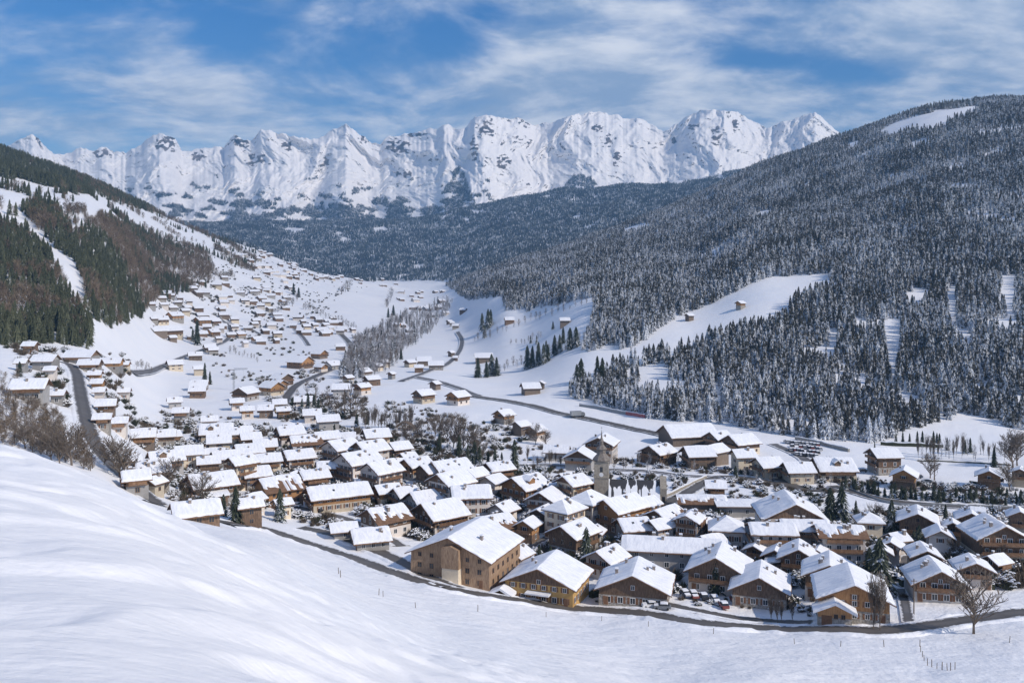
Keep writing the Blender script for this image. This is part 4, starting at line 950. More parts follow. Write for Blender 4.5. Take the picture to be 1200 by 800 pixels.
mb = MB(); mb.box(-.5, .5, -.03, .03, -1.4, 1.4); o = mb.obj('window', [M_glass], ap); o.location = (nw * .381, tw + nl_ + .9, nh * .9); o.rotation_euler = (0, 0, R(90))
for i in range(4):
    mb = MB(); mb.box(-.45, .45, -.03, .03, -1.1, 1.1); o = mb.obj('window', [M_glass], ch); o.location = (nw / 2 + .01, tw + nl_ * (i + .7) / 4.4, nh * .45); o.rotation_euler = (0, 0, R(90))

# ------------------------------------------------------------------ roads and banks of cleared snow
def spline(P, step):
    P = [Vector(p) for p in P]; out = []
    for i in range(len(P) - 1):
        a, b = P[i], P[i + 1]; p0 = P[i - 1] if i else a * 2 - b; p3 = P[i + 2] if i + 2 < len(P) else b * 2 - a
        n = max(1, int((b - a).length / step))
        for k in range(n):
            t_ = k / n; t2 = t_ * t_; t3 = t2 * t_
            out.append(.5 * ((2 * a) + (b - p0 * 1) * 0 + (b - p0) * t_ + (2 * p0 - 5 * a + 4 * b - p3) * t2 + (3 * a - p0 - 3 * b + p3) * t3))
    out.append(P[-1]); return out
ROADS = []
def road(name, pxs, width, mat, lift=.22, bank=None, dmin=125, step=None, kind='structure'):
    pts_ = [at(u, v, 0, dmin) for u, v in pxs]
    pts_ = [Vector((p.x, p.y, 0)) for p in pts_]
    D = sum(p.y for p in pts_) / len(pts_); step = step or max(1.2, D / 160)
    C = spline(pts_, step); n = len(C); V = []; f = []; k = 9
    L_ = []; 
    for i, c in enumerate(C):
        d = (C[min(i + 1, n - 1)] - C[max(i - 1, 0)]); d.z = 0; d.normalize(); nrm = Vector((-d.y, d.x, 0)); L_.append(nrm)
        zc = float(hgt(c.x, c.y))
        for j in range(k):
            q = c + nrm * width * (j / (k - 1) - .5)
            zz_ = max(float(hgt(q.x, q.y)), zc * .5 + .5 * float(hgt(q.x, q.y)))
            V.append((q.x, q.y, zz_ + lift))
    for i in range(n - 1):
        for j in range(k - 1):
            a = i * k + j; f.append((a, a + 1, a + k + 1, a + k))
    me = np_mesh(name, V, f, [mat], None, True, {'edge': np.tile(np.abs(np.linspace(-1, 1, k)), n)})
    o = tag(link(bpy.data.objects.new(name, me)), None, None, None, kind)
    ROADS.append([(c.x, c.y) for c in C])
    if bank:
        for sgn in (-1, 1):
            V = []; f = []; prof = [(-.1, -.3), (.25, .30), (.8, .55), (1.5, .42), (2.3, -.3)]
            for i, c in enumerate(C):
                hgt_n = .75 + .9 * float(pn(c.x / 4.1, c.y / 4.1, 90 + sgn)) + .4 * float(pn(c.x / 1.3, c.y / 1.3, 93))
                for (o_, h_) in prof:
                    q = c + L_[i] * sgn * (width / 2 - .35 + o_ * bank * (1 + .3 * hgt_n)); V.append((q.x, q.y, float(hgt(q.x, q.y)) + lift * .5 + h_ * bank * max(.15, hgt_n)))
            k2 = len(prof)
            for i in range(n - 1):
                for j in range(k2 - 1):
                    a = i * k2 + j; f.append((a, a + 1, a + k2 + 1, a + k2) if sgn > 0 else (a, a + k2, a + k2 + 1, a + 1))
            tag(link(bpy.data.objects.new('snow_bank', np_mesh('snow_bank', V, f, [M_snow_field], None, True))), None, None, None, 'structure')
    return C
road('road', [(258,612),(300,618),(345,632),(400,650),(450,668),(500,684),(540,693),(620,706),(700,715),(760,720),(820,730),(900,737),(1000,739),(1060,737),(1120,729),(1210,717)], 6.6, M_road, .22, .9)
road('road', [(352,618),(395,628),(440,645),(475,661),(505,678),(535,690)], 6.0, M_road, .24, .7)
road('road', [(735,715),(765,706),(800,712),(850,722),(900,728),(950,729)], 4.0, M_road, .24, .4)
road('street', [(300,586),(330,590),(365,598),(400,606),(440,622),(470,640)], 4.0, M_street, .24, .6)
road('road', [(66,424),(82,428),(90,438),(96,470),(108,515),(135,552),(160,572),(186,592)], 6.5, M_road, .3, .6)
road('road', [(155,437),(200,425),(240,409),(262,401),(270,392),(268,382),(258,374)], 7, M_street, .5)
road('road', [(262,376),(290,384),(305,392)], 5, M_street, .5); road('road', [(345,385),(355,395),(362,405)], 6, M_street, .6)
road('road', [(332,474),(338,462),(350,450),(372,440),(395,430),(410,420),(414,410),(408,400),(398,390)], 8, M_road, .5)
road('road', [(408,404),(418,400),(428,396)], 6, M_street, .6)
road('road', [(545,463),(600,471),(650,483),(700,493),(750,504),(800,516),(835,523)], 8, M_road, .5)
road('road', [(470,447),(487,441),(505,434),(522,428),(533,419),(540,408),(541,398),(536,389)], 7, M_street, .6)
road('road', [(488,442),(515,448),(540,456),(560,464)], 9, M_street, .5)
road('road', [(748,600),(775,592),(800,580),(825,566),(845,559),(880,561),(915,567),(935,568)], 6, M_road, .3)
road('road', [(845,559),(800,557),(760,552),(700,549),(640,545),(560,545)], 4, M_street, .3)
road('road', [(962,558),(950,545),(940,536),(925,528),(905,520)], 6.5, M_street, .3)
road('road', [(975,569),(1000,577),(1030,585),(1070,590),(1120,593),(1210,596)], 6, M_road, .3)
road('street', [(880,640),(870,625),(885,606),(895,596)], 7, M_street, .26)
road('street', [(600,690),(596,672),(600,655),(640,630),(690,622),(720,628)], 4, M_street, .26)
road('street', [(470,560),(440,566),(410,560)], 6, M_street, .26)
road('street', [(1050,660),(1120,640),(1210,652)], 6, M_street, .26)
road('footpath', [(1055,690),(1060,705),(1065,730)], 3, M_street, .26)
pc_ = at(955, 566)
V = []; f = []; n = 40
for i in range(n):
    for r_ in (7.2, 13.0):
        x = pc_.x + math.cos(6.2832 * i / n) * r_ * 1.25; y = pc_.y + math.sin(6.2832 * i / n) * r_ * 1.25; V.append((x, y, float(hgt(x, y)) + .36))
for i in range(n): a = 2 * i; b = 2 * ((i + 1) % n); f.append((a, a + 1, b + 1, b))
tag(link(bpy.data.objects.new('road', np_mesh('road', V, f, [M_road], None, True))), None, None, None, 'structure')

# ------------------------------------------------------------------ landmarks used to tell the many houses and trees apart
LM = [(703,566,'the church'),(547,640,'the huge weathered timber chalet'),(642,672,'the ochre yellow chalet'),(843,657,'the wide white based chalet'),(997,690,'the stone based porch chalet'),(925,592,'the large pink apartment house'),(790,636,'the long blue roofed hall'),(955,566,'the snowy roundabout'),(806,503,'the widest dark hall'),(396,573,'the long honey timber chalet'),(529,560,'the four storey white block'),(283,540,'the cream four storey house'),(230,592,'the roof with stout stone chimney'),(97,462,'the left road bend'),(274,445,'the tower crane'),(475,498,'the arched footbridge'),(517,452,'the crossroads hamlet'),(567,416,'the long meadow barn'),(1165,618,'the tallest dark apartment chalet'),(1038,532,'the tall ring road chalet'),(470,395,'the ravine wood'),(180,352,'the corner of the left wood'),(268,390,'the hillside road bend'),(400,330,'the open meadow on the left hillside'),(330,300,'the highest hillside hamlet'),(350,436,'the four honey timber chalets'),(1095,670,'the hedge by the white field'),(727,590,'the orange timber inn'),(440,530,'the white apartment terraces'),(520,345,'the valley head'),(240,425,'the sloping white meadow'),(880,345,'the long clearing in the forest'),(620,470,'the valley road'),(200,530,'the near left roofs')]
ORD = ['nearest','second nearest','third nearest','fourth nearest','fifth nearest','sixth nearest','seventh nearest','eighth nearest','ninth nearest','tenth nearest','eleventh nearest','twelfth nearest'] + ['%dth nearest' % i for i in range(13, 60)]
def relate(u, v):
    best = min(LM, key=lambda q: (q[0] - u) ** 2 + ((q[1] - v) * 1.5) ** 2); dx, dy = u - best[0], v - best[1]
    rel = ('left of' if dx < 0 else 'right of') if abs(dx) > abs(dy) * 1.6 else ('below' if dy > 0 else 'above')
    return rel, best[2], math.hypot(dx, dy * 1.5)
def label_all(items, cat):
    """items: (object, description, u, v, group) -> a label of its own each"""
    bins = {}
    for o, desc, u, v, grp in items:
        rel, lm, d = relate(u, v); bins.setdefault((desc, rel, lm), []).append((d, o, grp))
    for (desc, rel, lm), L_ in bins.items():
        L_.sort(key=lambda q: q[0])
        for k, (d, o, grp) in enumerate(L_):
            lab = f'{desc} {rel} {lm}' if len(L_) == 1 else f'{ORD[k]} {desc} {rel} {lm}'
            tag(o, lab, cat, grp)
items = []
for h in HOUSES:
    if h['label']: tag(h['o'], h['label'], None, 'chalets and houses of the village'); continue
    d_ = {'T': 'dark timber chalet', 'O': 'honey timber chalet', 'B': 'weathered timber barn', 'M': 'half plastered brown chalet', 'C': 'cream walled house', 'W': 'white walled house', 'G': 'grey walled house', 'A': 'long white apartment block'}[h['st']]
    if h['o'].name.startswith('shop'): d_ = 'long low snow roofed shop row'
    if h['hip']: d_ = d_.replace('house', 'hip roofed house')
    if h['w'] < 10: d_ = 'tiny ' + d_
    elif h['w'] < 17: d_ = 'small ' + d_
    items.append((h['o'], d_, h['u'], h['v'], 'chalets and houses of the village'))
for o, d_, u, v, g in items:
    if o['category'] == 'barn': pass
label_all([i for i in items if i[0]['category'] == 'barn'], 'barn'); label_all([i for i in items if i[0]['category'] != 'barn'], 'house')

# ------------------------------------------------------------------ single trees in and round the village: column, row of the foot, height in pixels
T_ITEMS = []
def spruce_at(u, v, hp, mesh=None, wid=1.0, dmin=125, desc='dark spruce'):
    p = at(u, v, 0, dmin); h = hp * p.y / F
    i = rnd.randrange(3)
    o, c = plant_spruce(p.x, p.y, h, mesh or P_vill[i], None, 'single spruces about the village', wid); T_ITEMS.append((o, desc, u, v, 'single spruces about the village')); return o
SPR = """1031 694 66 1.5|1019 688 48 1.1|973 615 46 1.3|986 616 48 1.3|1045 628 44 1|1077 648 34 1.2|1071 644 24 1|1003 607 22 .9|687 670 54 1.15|839 694 46 1.2|603 548 34 .95|538 536 28 .9|515 530 24 .9|556 546 30 1|562 546 24 1|548 541 20 1|572 545 18 .9|580 546 22 1|588 546 17 .9|361 482 22 1|368 481 20 1|354 484 18 1|373 483 17 1|276 612 44 .9|328 611 40 1|262 604 26 1.1|400 566 17 1|240 447 23 .8|246 450 16 .9|231 404 30 .9|226 400 16 .9|776 583 28 .8|862 562 17 1.2|1108 614 24 .8|645 668 30 1.1|632 660 24 1.1|633 672 20 1|1165 547 24 .8|1131 531 17 .9|1137 530 18 .9|1110 527 15 .9|1101 521 14 .9|1050 519 12 .9|1058 519 14 .9|1066 519 12 .9|1075 519 15 .9|1081 519 15 .9|1094 520 16 .9|1098 520 14 .9|1025 527 10 .8|460 541 12 1|480 528 13 1|418 500 16 1.1|430 497 14 1|392 508 12 1|110 436 14 1|47 428 14 1|23 441 18 1.2|125 472 14 1|152 545 16 1.1|210 548 14 1.1|565 388 22 1|572 385 24 1|568 396 16 1|575 382 20 1|560 442 24 1|570 442 20 1|576 440 26 1.2|582 440 22 1.1|618 432 28 1|624 430 26 1|631 428 28 1|637 426 24 1|642 423 20 1|650 416 24 1|656 413 22 1|668 409 26 1.2|675 406 24 1.2|640 412 14 1|660 402 20 1|700 440 24 1.1|706 446 28 1.2|681 447 28 1.2|676 450 24 1.2|672 462 16 1|622 402 10 1|629 403 11 1|648 386 10 1|470 421 14 1|412 448 10 1|344 345 14 1|350 348 12 1|438 318 8 1|455 372 12 1|461 370 13 1|1144 585 14 1|1180 585 15 1|1190 588 14 1"""
for row in SPR.split('|'):
    q = [float(x) for x in row.split()]
    spruce_at(q[0], q[1], q[2], None, q[3], desc='large dark fir' if q[2] > 40 else ('dark spruce' if q[2] > 18 else 'small dark spruce'))
for i in range(34):
    u = 985 + i * 6.4 + rnd.uniform(-2, 2); spruce_at(u, np.interp(u, [985, 1040, 1100, 1210], [572, 583, 587, 592]) + rnd.uniform(-2, 1), rnd.uniform(9, 19), None, rnd.uniform(.9, 1.3), desc='small roadside conifer')
label_all(T_ITEMS, 'tree'); T_ITEMS = []
B_big = [bare_mesh('crown_mesh', 300 + i, M_twig, 3, .75, .35, .022, (6, 4, 4), .10) for i in range(3)]
B_tall = [bare_mesh('crown_mesh', 320 + i, M_twig, 3, .34, .75, .012, (7, 4, 3), .10, .003) for i in range(2)]
def bare_at(u, v, hp, meshes, wid=1.0, dmin=125, desc='leafless tree'):
    p = at(u, v, 0, dmin); o, c = plant_bare(p.x, p.y, hp * p.y / F, rnd.choice(meshes), None, 'leafless trees about the village', wid); T_ITEMS.append((o, desc, u, v, 'leafless trees about the village')); return c
bare_at(1141, 742, 76, B_big[:1], 1.15, desc='gnarled spreading fruit tree beside the road')
for (u, v, h) in ((1023,738,70),(1031,739,74),(975,731,34),(911,730,36),(904,728,34),(929,728,30),(916,728,28)): bare_at(u, v, h, B_tall, .8, desc='slender leafless roadside tree')
for (u, v, h) in ((70,545,48),(84,545,58),(60,540,40),(100,540,40),(48,532,36),(148,566,60),(140,560,44),(192,578,44),(240,590,40),(122,545,30),(30,525,36),(258,585,36)): bare_at(u, v, h, B_big, 1.1, 150, desc='leafless shrubby tree')
for (u, v, h) in ((494,516,30),(503,518,34),(510,513,30),(517,520,38),(524,522,42),(531,525,44),(537,527,46),(543,528,42),(550,530,36),(528,512,30),(520,508,26),(540,515,32),(490,512,24),(484,522,30),(475,521,26),(558,534,30),(566,540,26)): bare_at(u, v, h, B_big + T_grey, .9, desc='tall leafless tree in the grove')
for i in range(17): bare_at(425 + i * 3.6 + rnd.uniform(-1, 1), 503 + rnd.uniform(-2, 2), rnd.uniform(20, 34), T_grey + B_tall, .7, desc='thin riverside row tree')
for (u, v, h) in ((378,480,24),(386,486,28),(394,490,30),(404,488,36),(411,488,40),(417,492,38),(424,490,30),(370,470,22),(360,462,20),(348,470,16),(384,470,20)): bare_at(u, v, h, T_grey, 1.2, desc='bushy leafless tree')
for i in range(16): bare_at(620 + i * 4.6 + rnd.uniform(-2, 2), 545 + rnd.uniform(-4, 4), rnd.uniform(14, 24), T_frost + B_tall, .8, desc='frosted leafless riverside tree')
for i in range(18): bare_at(715 + i * 7 + rnd.uniform(-3, 3), 547 + rnd.uniform(-6, 5), rnd.uniform(12, 22), T_frost + T_grey, .9, desc='frosted leafless riverside tree')
for i in range(18): bare_at(865 + i * 6.5 + rnd.uniform(-3, 3), 564 + rnd.uniform(-7, 5), rnd.uniform(12, 20), T_frost + T_grey, .8, desc='frosted leafless roadside tree')
for i in range(26): bare_at(1075 + i * 4.6 + rnd.uniform(-2, 2), 538 + rnd.uniform(-6, 3), rnd.uniform(18, 30), T_frost + B_tall, .6, desc='thin meadow row tree')
for (u, v, h) in ((1095,562,34),(1090,560,30),(1183,574,34),(1187,548,48),(1192,545,44),(948,562,22),(955,560,16),(985,600,24),(1018,616,30),(1028,612,26),(1143,650,26),(1165,665,34),(1150,690,22),(702,545,20),(770,575,18),(1125,632,24),(640,522,20),(595,502,18),(628,520,26),(1040,545,18),(1122,655,26),(1160,640,20)): bare_at(u, v, h, T_grey + B_big, 1.1, desc='leafless tree')
for (u0, v0, u1_, v1_, n, h) in ((555,400,700,350,22,9),(585,436,690,398,20,11),(600,405,640,395,8,9),(355,360,420,388,22,9),(318,372,350,352,12,10),(400,345,412,336,5,14),(452,362,462,345,6,13),(160,430,180,436,8,9),(270,412,305,424,10,8)):
    for i in range(n):
        q = (i + rnd.uniform(-.3, .3)) / n; bare_at(u0 + (u1_ - u0) * q, v0 + (v1_ - v0) * q + rnd.uniform(-2, 2), h * rnd.uniform(.7, 1.3), T_grey + T_frost, 1.2, desc='small hedgerow tree')
label_all(T_ITEMS, 'tree')

# woods and scrub nobody could count
def poly_points(poly, n, hmin, hmax, seed, dmin=125, dmax=5000):
    rg_ = np.random.default_rng(seed); x0 = min(p[0] for p in poly); x1 = max(p[0] for p in poly); y0 = min(p[1] for p in poly); y1 = max(p[1] for p in poly); out = []
    while len(out) < n:
        u, v = rg_.uniform(x0, x1), rg_.uniform(y0, y1)
        if in_poly(np.array([u]), np.array([v]), poly)[0]:
            p = at(u, v, 0, dmin, dmax); out.append((p.x, p.y, p.z, rg_.uniform(hmin, hmax)))
    return np.array(out)
SRC_grey = [o for o in bpy.data.objects if o.name.startswith('crown') and o.data in T_grey][:6]
seen_ = {}
for o in bpy.data.objects:
    if o.name.startswith('crown') and o.data is not None and o.data.name not in seen_: seen_[o.data.name] = o
def src(meshes): return [seen_[m_.name] for m_ in meshes if m_.name in seen_]
RAV = [(398,444),(404,428),(410,412),(420,398),(440,390),(456,376),(470,370),(490,364),(505,360),(518,350),(530,352),(528,366),(516,376),(505,390),(490,402),(474,410),(468,424),(452,436),(425,444)]
P1 = poly_points(RAV, 1000, 8, 17, 5); scatter('ravine_wood', P1, src(T_grey)[:2] + src(P_snow)[:1] + src(T_frost) + src(T_frost), 'grey leafless wood filling the ravine in mid valley', seed=61)
RP = np.array([q for rr in ROADS for q in rr])
P2 = poly_points([(-10,520),(-10,440),(20,436),(40,462),(62,480),(84,500),(100,535),(122,556),(90,548),(50,532)], 420, 1.8, 4.6, 6, 150); P2 = P2[np.array([np.min((RP[:, 0] - p[0]) ** 2 + (RP[:, 1] - p[1]) ** 2) > 60 for p in P2])]
scatter('hillside_scrub', P2, src(T_brown) + src(T_grey), 'brown leafless scrub on the bank below the left road', seed=62, wid=(1.1, 1.9), sink=.2)
M_bush = flat_mat('bush_twigs', (.085, .065, .045), (.17, .135, .10), .6, .9); M_bush2 = flat_mat('evergreen_bush', (.03, .038, .022), (.075, .075, .045), .6, .9)
BUSH = [bush_mesh('bush_mesh', 400 + i, M_bush if i < 3 else M_bush2, 150, i % 2) for i in range(5)]; BUSH_O = []; B_ITEMS = []
for k, (u, v, h) in enumerate(((577,690,9),(588,694,8),(697,694,8),(790,692,12),(800,688,10),(925,712,14),(940,716,12),(1060,700,8),(1045,698,10),(372,612,10),(385,612,11),(395,614,9),(352,606,9),(300,604,10),(1180,690,14),(1195,688,16),(1130,694,10),(820,690,10),(930,705,12),(1105,684,10))):
    p = at(u, v); r_ = empty('garden_bush', (p.x, p.y, p.z - .1)); c = link(bpy.data.objects.new('twigs', BUSH[k % 5]), r_); s = h * p.y / F; c.scale = (s * 1.4, s * 1.4, s); BUSH_O.append(c) if k < 5 else None
    B_ITEMS.append((r_, 'twiggy snow flecked garden bush', u, v, 'garden bushes'))
label_all(B_ITEMS, 'bush')
P3 = np.concatenate([poly_points([(205,590),(150,500),(200,480),(330,500),(440,500),(600,545),(700,590),(900,600),(1200,600),(1200,690),(1040,690),(900,690),(600,660),(420,615)], 3400, 1.4, 4.2, 7), poly_points([(180,395),(345,405),(440,330),(330,285),(255,290),(180,350)], 1700, 1.5, 4.5, 8), poly_points([(0,405),(150,415),(160,500),(100,500),(60,460)], 200, 1.5, 5, 9), poly_points([(560,545),(1000,570),(990,590),(900,600),(560,560)], 400, 1, 2.5, 10), poly_points([(340,615),(385,600),(400,628),(360,625)], 60, 1.5, 3, 12), poly_points([(300,445),(350,430),(440,440),(430,490),(330,495)], 420, 1.5, 4.5, 13), poly_points([(230,405),(345,408),(410,420),(400,440),(300,450),(250,440)], 160, 1.5, 4, 14), poly_points([(620,535),(760,540),(860,552),(1000,560),(1000,575),(840,566),(700,560),(600,548)], 420, 1, 3, 15), poly_points([(1000,560),(1210,575),(1210,592),(1060,586),(990,572)], 220, 1, 3, 16), poly_points([(455,470),(600,500),(640,530),(540,540),(440,505)], 260, 1, 3.5, 17), poly_points([(940,695),(1040,700),(1040,722),(940,722)], 40, .8, 1.8, 18), poly_points([(690,690),(940,695),(940,718),(690,705)], 50, .8, 1.6, 19)])
RP = np.array([q for rr in ROADS for q in rr]); 
def off_road(P, d): return np.array([np.min((RP[:, 0] - p[0]) ** 2 + (RP[:, 1] - p[1]) ** 2) > d * d for p in P])
keep = np.array([clear(Vector((p[0], p[1], 0)), -.5) for p in P3]); P3 = P3[keep]; P3 = P3[off_road(P3, 5.5)]; P3 = P3[(P3[:, 1] < 620) | (fbm(P3[:, 0] / 38, P3[:, 1] / 60, 3, 95) > .08)]
scatter('garden_shrubs', P3, BUSH_O, 'bare shrubs and snowy bushes between the houses', seed=63, wid=(.9, 1.7), sink=.1)

# ------------------------------------------------------------------ vehicles
CARCOL = [('silver', (.32, .33, .35)), ('black', (.03, .03, .035)), ('white', (.72, .72, .72)), ('dull red', (.20, .05, .04)), ('dark blue', (.03, .05, .10)), ('grey', (.16, .17, .18))]
M_car = [flat_mat('car_paint_' + c[0].replace(' ', '_'), c[1], c[1], 1, .35, 0, None, .5) for c in CARCOL]
M_tyre = flat_mat('tyre_rubber', (.025, .025, .025), (.035, .035, .035))
def bevel_prism(prof, w0, inset, mats=0):
    """side profile (y,z) swept across x with narrowed flanks"""
    mb = MB(); n = len(prof); cy = sum(p[0] for p in prof) / n; cz = sum(p[1] for p in prof) / n
    rings = []
    for x, s in ((-w0, 1 - inset), (-w0 + .12, 1), (w0 - .12, 1), (w0, 1 - inset)): rings += [(x, cy + (y - cy) * s, cz + (z - cz) * s) for y, z in prof]
    f = [tuple(range(n))[::-1], tuple(range(3 * n, 4 * n))]
    for k in range(3):
        for i in range(n): f.append((k * n + i, k * n + (i + 1) % n, (k + 1) * n + (i + 1) % n, (k + 1) * n + i))
    mb.add(rings, f, 0); return mb
bodym = [bevel_prism([(-2.05,.32),(2.05,.32),(2.1,.62),(1.95,.86),(.95,.98),(-1.6,1.0),(-2.08,.9),(-2.12,.55)], .86, .05).mesh('car_body_mesh', [m_]) for m_ in M_car]
glassm = bevel_prism([(-1.75,.985),(.95,.965),(.35,1.40),(-1.2,1.44)], .74, .06).mesh('car_glass_mesh', [M_glass])
snowm = bevel_prism([(-1.35,1.40),(.5,1.36),(.4,1.58),(-.4,1.66),(-1.2,1.6)], .72, .08).mesh('car_snow_mesh', [M_roofsnow])
hoodm = bevel_prism([(.85,.985),(1.95,.88),(1.9,1.0),(.9,1.14)], .7, .08).mesh('car_hood_snow_mesh', [M_roofsnow])
_mb = MB(); n = 12; _mb.prism([(math.cos(6.2832 * i / n) * .31, math.sin(6.2832 * i / n) * .31) for i in range(n)], -.1, .1); wheelm = _mb.mesh('wheel_mesh', [M_tyre])
C_ITEMS = []; NCOL = [0] * 6
def car_at(u, v, rz, snow=True, dmin=125):
    p = at(u, v, 0, dmin); i = rnd.randrange(6)
    r_ = empty('parked_car', (p.x, p.y, p.z + .3), rz)
    link(bpy.data.objects.new('body', bodym[i]), r_); link(bpy.data.objects.new('windows', glassm), r_)
    if snow: link(bpy.data.objects.new('snow_cover', snowm), r_); link(bpy.data.objects.new('bonnet_snow', hoodm), r_)
    for x in (-.8, .8):
        for y in (-1.3, 1.3):
            w = link(bpy.data.objects.new('wheel', wheelm), r_); w.location = (x, y, .31); w.rotation_euler = (0, 0, R(90))
    C_ITEMS.append((r_, f'snow capped {CARCOL[i][0]} parked car', u, v, 'parked cars'))
for u, v in ((803,699),(813,700),(824,702),(838,706),(862,706),(848,712)): car_at(u, v, R(rnd.choice([10, 190]) + rnd.uniform(-6, 6)))
car_at(776, 714, R(80)); car_at(762, 712, R(95))
for r_ in range(4):
    for k in range(9):
        if rnd.random() < .85: car_at(922 + k * 4.6 + r_ * 2 + rnd.uniform(-.8, .8), 519 + r_ * 4.6 + k * .5, R(rnd.uniform(-14, 8)))
for k in range(9): car_at(797 + k * 5.4, 606 + (k % 2) * 2 + k * .1, R(rnd.uniform(-8, 8)))
for u, v, a in ((880,612,20),(900,604,100),(893,632,20),(872,640,10),(1185,655,80),(1170,652,80),(1150,652,95),(1195,660,80),(1075,560,60),(1086,566,60),(1010,553,90),(1026,552,90),(346,594,70),(372,600,60),(470,570,40),(1100,640,80)): car_at(u, v, R(a))
label_all(C_ITEMS, 'car')
# delivery truck on the valley road
p = at(677, 489); tr = empty('delivery_truck', (p.x, p.y, p.z + .5), R(-72)); tag(tr, 'grey box truck driving on the dark valley road', 'truck')
bevel_prism([(-4.4,.9),(2.0,.9),(2.0,3.5),(-4.4,3.5)], 1.25, .01).obj('cargo_box', [M_metal], tr)
bevel_prism([(2.15,.6),(4.2,.6),(4.25,1.6),(3.7,2.7),(2.15,2.8)], 1.2, .03).obj('cab', [M_car[5]], tr)
_mb = MB(); _mb.box(-1.0, 1.0, 3.98, 4.12, 1.6, 2.35); _mb.obj('windscreen', [M_glass], tr)
for x in (-1.05, 1.05):
    for y in (-3.2, -2.2, 3.1): w = link(bpy.data.objects.new('wheel', wheelm), tr); w.location = (x, y, .45); w.rotation_euler = (0, 0, R(90)); w.scale = (1.5, 1.5, 1.5)

# ------------------------------------------------------------------ crane, pole, fences, walls, footbridge
p = at(274, 457); D = p.y; hh = 24 * D / F
cr = empty('tower_crane', (p.x, p.y, p.z), R(-8)); tag(cr, 'thin pale tower crane standing on the edge of the sloping meadow', 'crane')
mb = MB()
for sx in (-.5, .5):
    for sy in (-.5, .5): mb.tube((sx, sy, -1), (sx, sy, hh), .09, .09, 4)
for k in range(int(hh / 1.5)):
    s = 1 if k % 2 else -1
    mb.tube((-.5 * s, -.5, k * 1.5), (.5 * s, -.5, k * 1.5 + 1.5), .05, .05, 3); mb.tube((-.5 * s, .5, k * 1.5), (.5 * s, .5, k * 1.5 + 1.5), .05, .05, 3)
mb.obj('mast', [M_metal], cr)
jl = 17 * D / F; mb = MB(); mb.tube((-.4, -.4, hh), (jl, -.4, hh + .6), .12, .10, 4); mb.tube((-.4, .4, hh), (jl, .4, hh + .6), .12, .10, 4); mb.tube((0, 0, hh + 1), (jl, 0, hh + 1.4), .12, .10, 4)
for k in range(int(jl / 1.6)): mb.tube((k * 1.6, -.4, hh + .1), (k * 1.6 + .8, 0, hh + 1.1), .07, .07, 3); mb.tube((k * 1.6 + .8, 0, hh + 1.1), (k * 1.6 + 1.6, .4, hh + .1), .07, .07, 3)
mb.obj('jib', [M_metal], cr)
mb = MB(); mb.tube((0, 0, hh), (-4.5, 0, hh), .25, .25, 4); mb.box(-4.6, -3, -.6, .6, hh - 1.6, hh - .1); mb.obj('counterweight', [M_brick], cr)
mb = MB(); mb.tube((jl * .7, 0, hh + .4), (jl * .7, 0, hh * .55), .04, .04, 3); mb.obj('hook_cable', [M_metal], cr)
p = at(1071, 719, 0); hp_ = 42 * p.y / F
po = empty('utility_pole', (p.x, p.y, p.z)); tag(po, 'bare wooden utility pole beside the snowy path', 'pole')
mb = MB(); mb.tube((0, 0, -1), (0, 0, hp_), .16, .11, 8); mb.obj('pole', [M_wood], po); mb = MB(); mb.box(-.7, .7, -.06, .06, hp_ - .6, hp_ - .45); mb.obj('crossarm', [M_wood], po)
POSTS = [(1078,757),(1079,763),(1081,769),(1083,774),(1087,779),(1092,781),(1098,783),(1104,784),(1110,785),(1114,785),(1119,784),(931,754),(985,757),(1036,757),(397,672),(399,676),(444,697),(449,699),(487,712),(560,716),(640,722),(705,727),(760,733),(836,742),(1183,752)]
_mb = MB(); _mb.tube((0, 0, -.4), (.03, .02, 1.25), .07, .06, 6); POST = _mb.mesh('fence_post', [M_wood])
for k, (u, v) in enumerate(POSTS):
    o = link(bpy.data.objects.new('fence_post', POST)); p = at(u, v, 0, 58); o.location = p; o.rotation_euler = (rnd.uniform(-.06, .06), rnd.uniform(-.06, .06), rnd.uniform(0, 6)); s = rnd.uniform(.85, 1.15); o.scale = (s, s, s)
    tag(o, f'weathered fence post, {ORD[k].replace(" nearest", "").replace("nearest", "first")} along the curved fence in the white field' if k < 11 else f'lone weathered post in the snow field, {ORD[k - 11].replace(" nearest", "").replace("nearest", "first")} of the scattered posts', 'post', 'fence posts in the snow field')
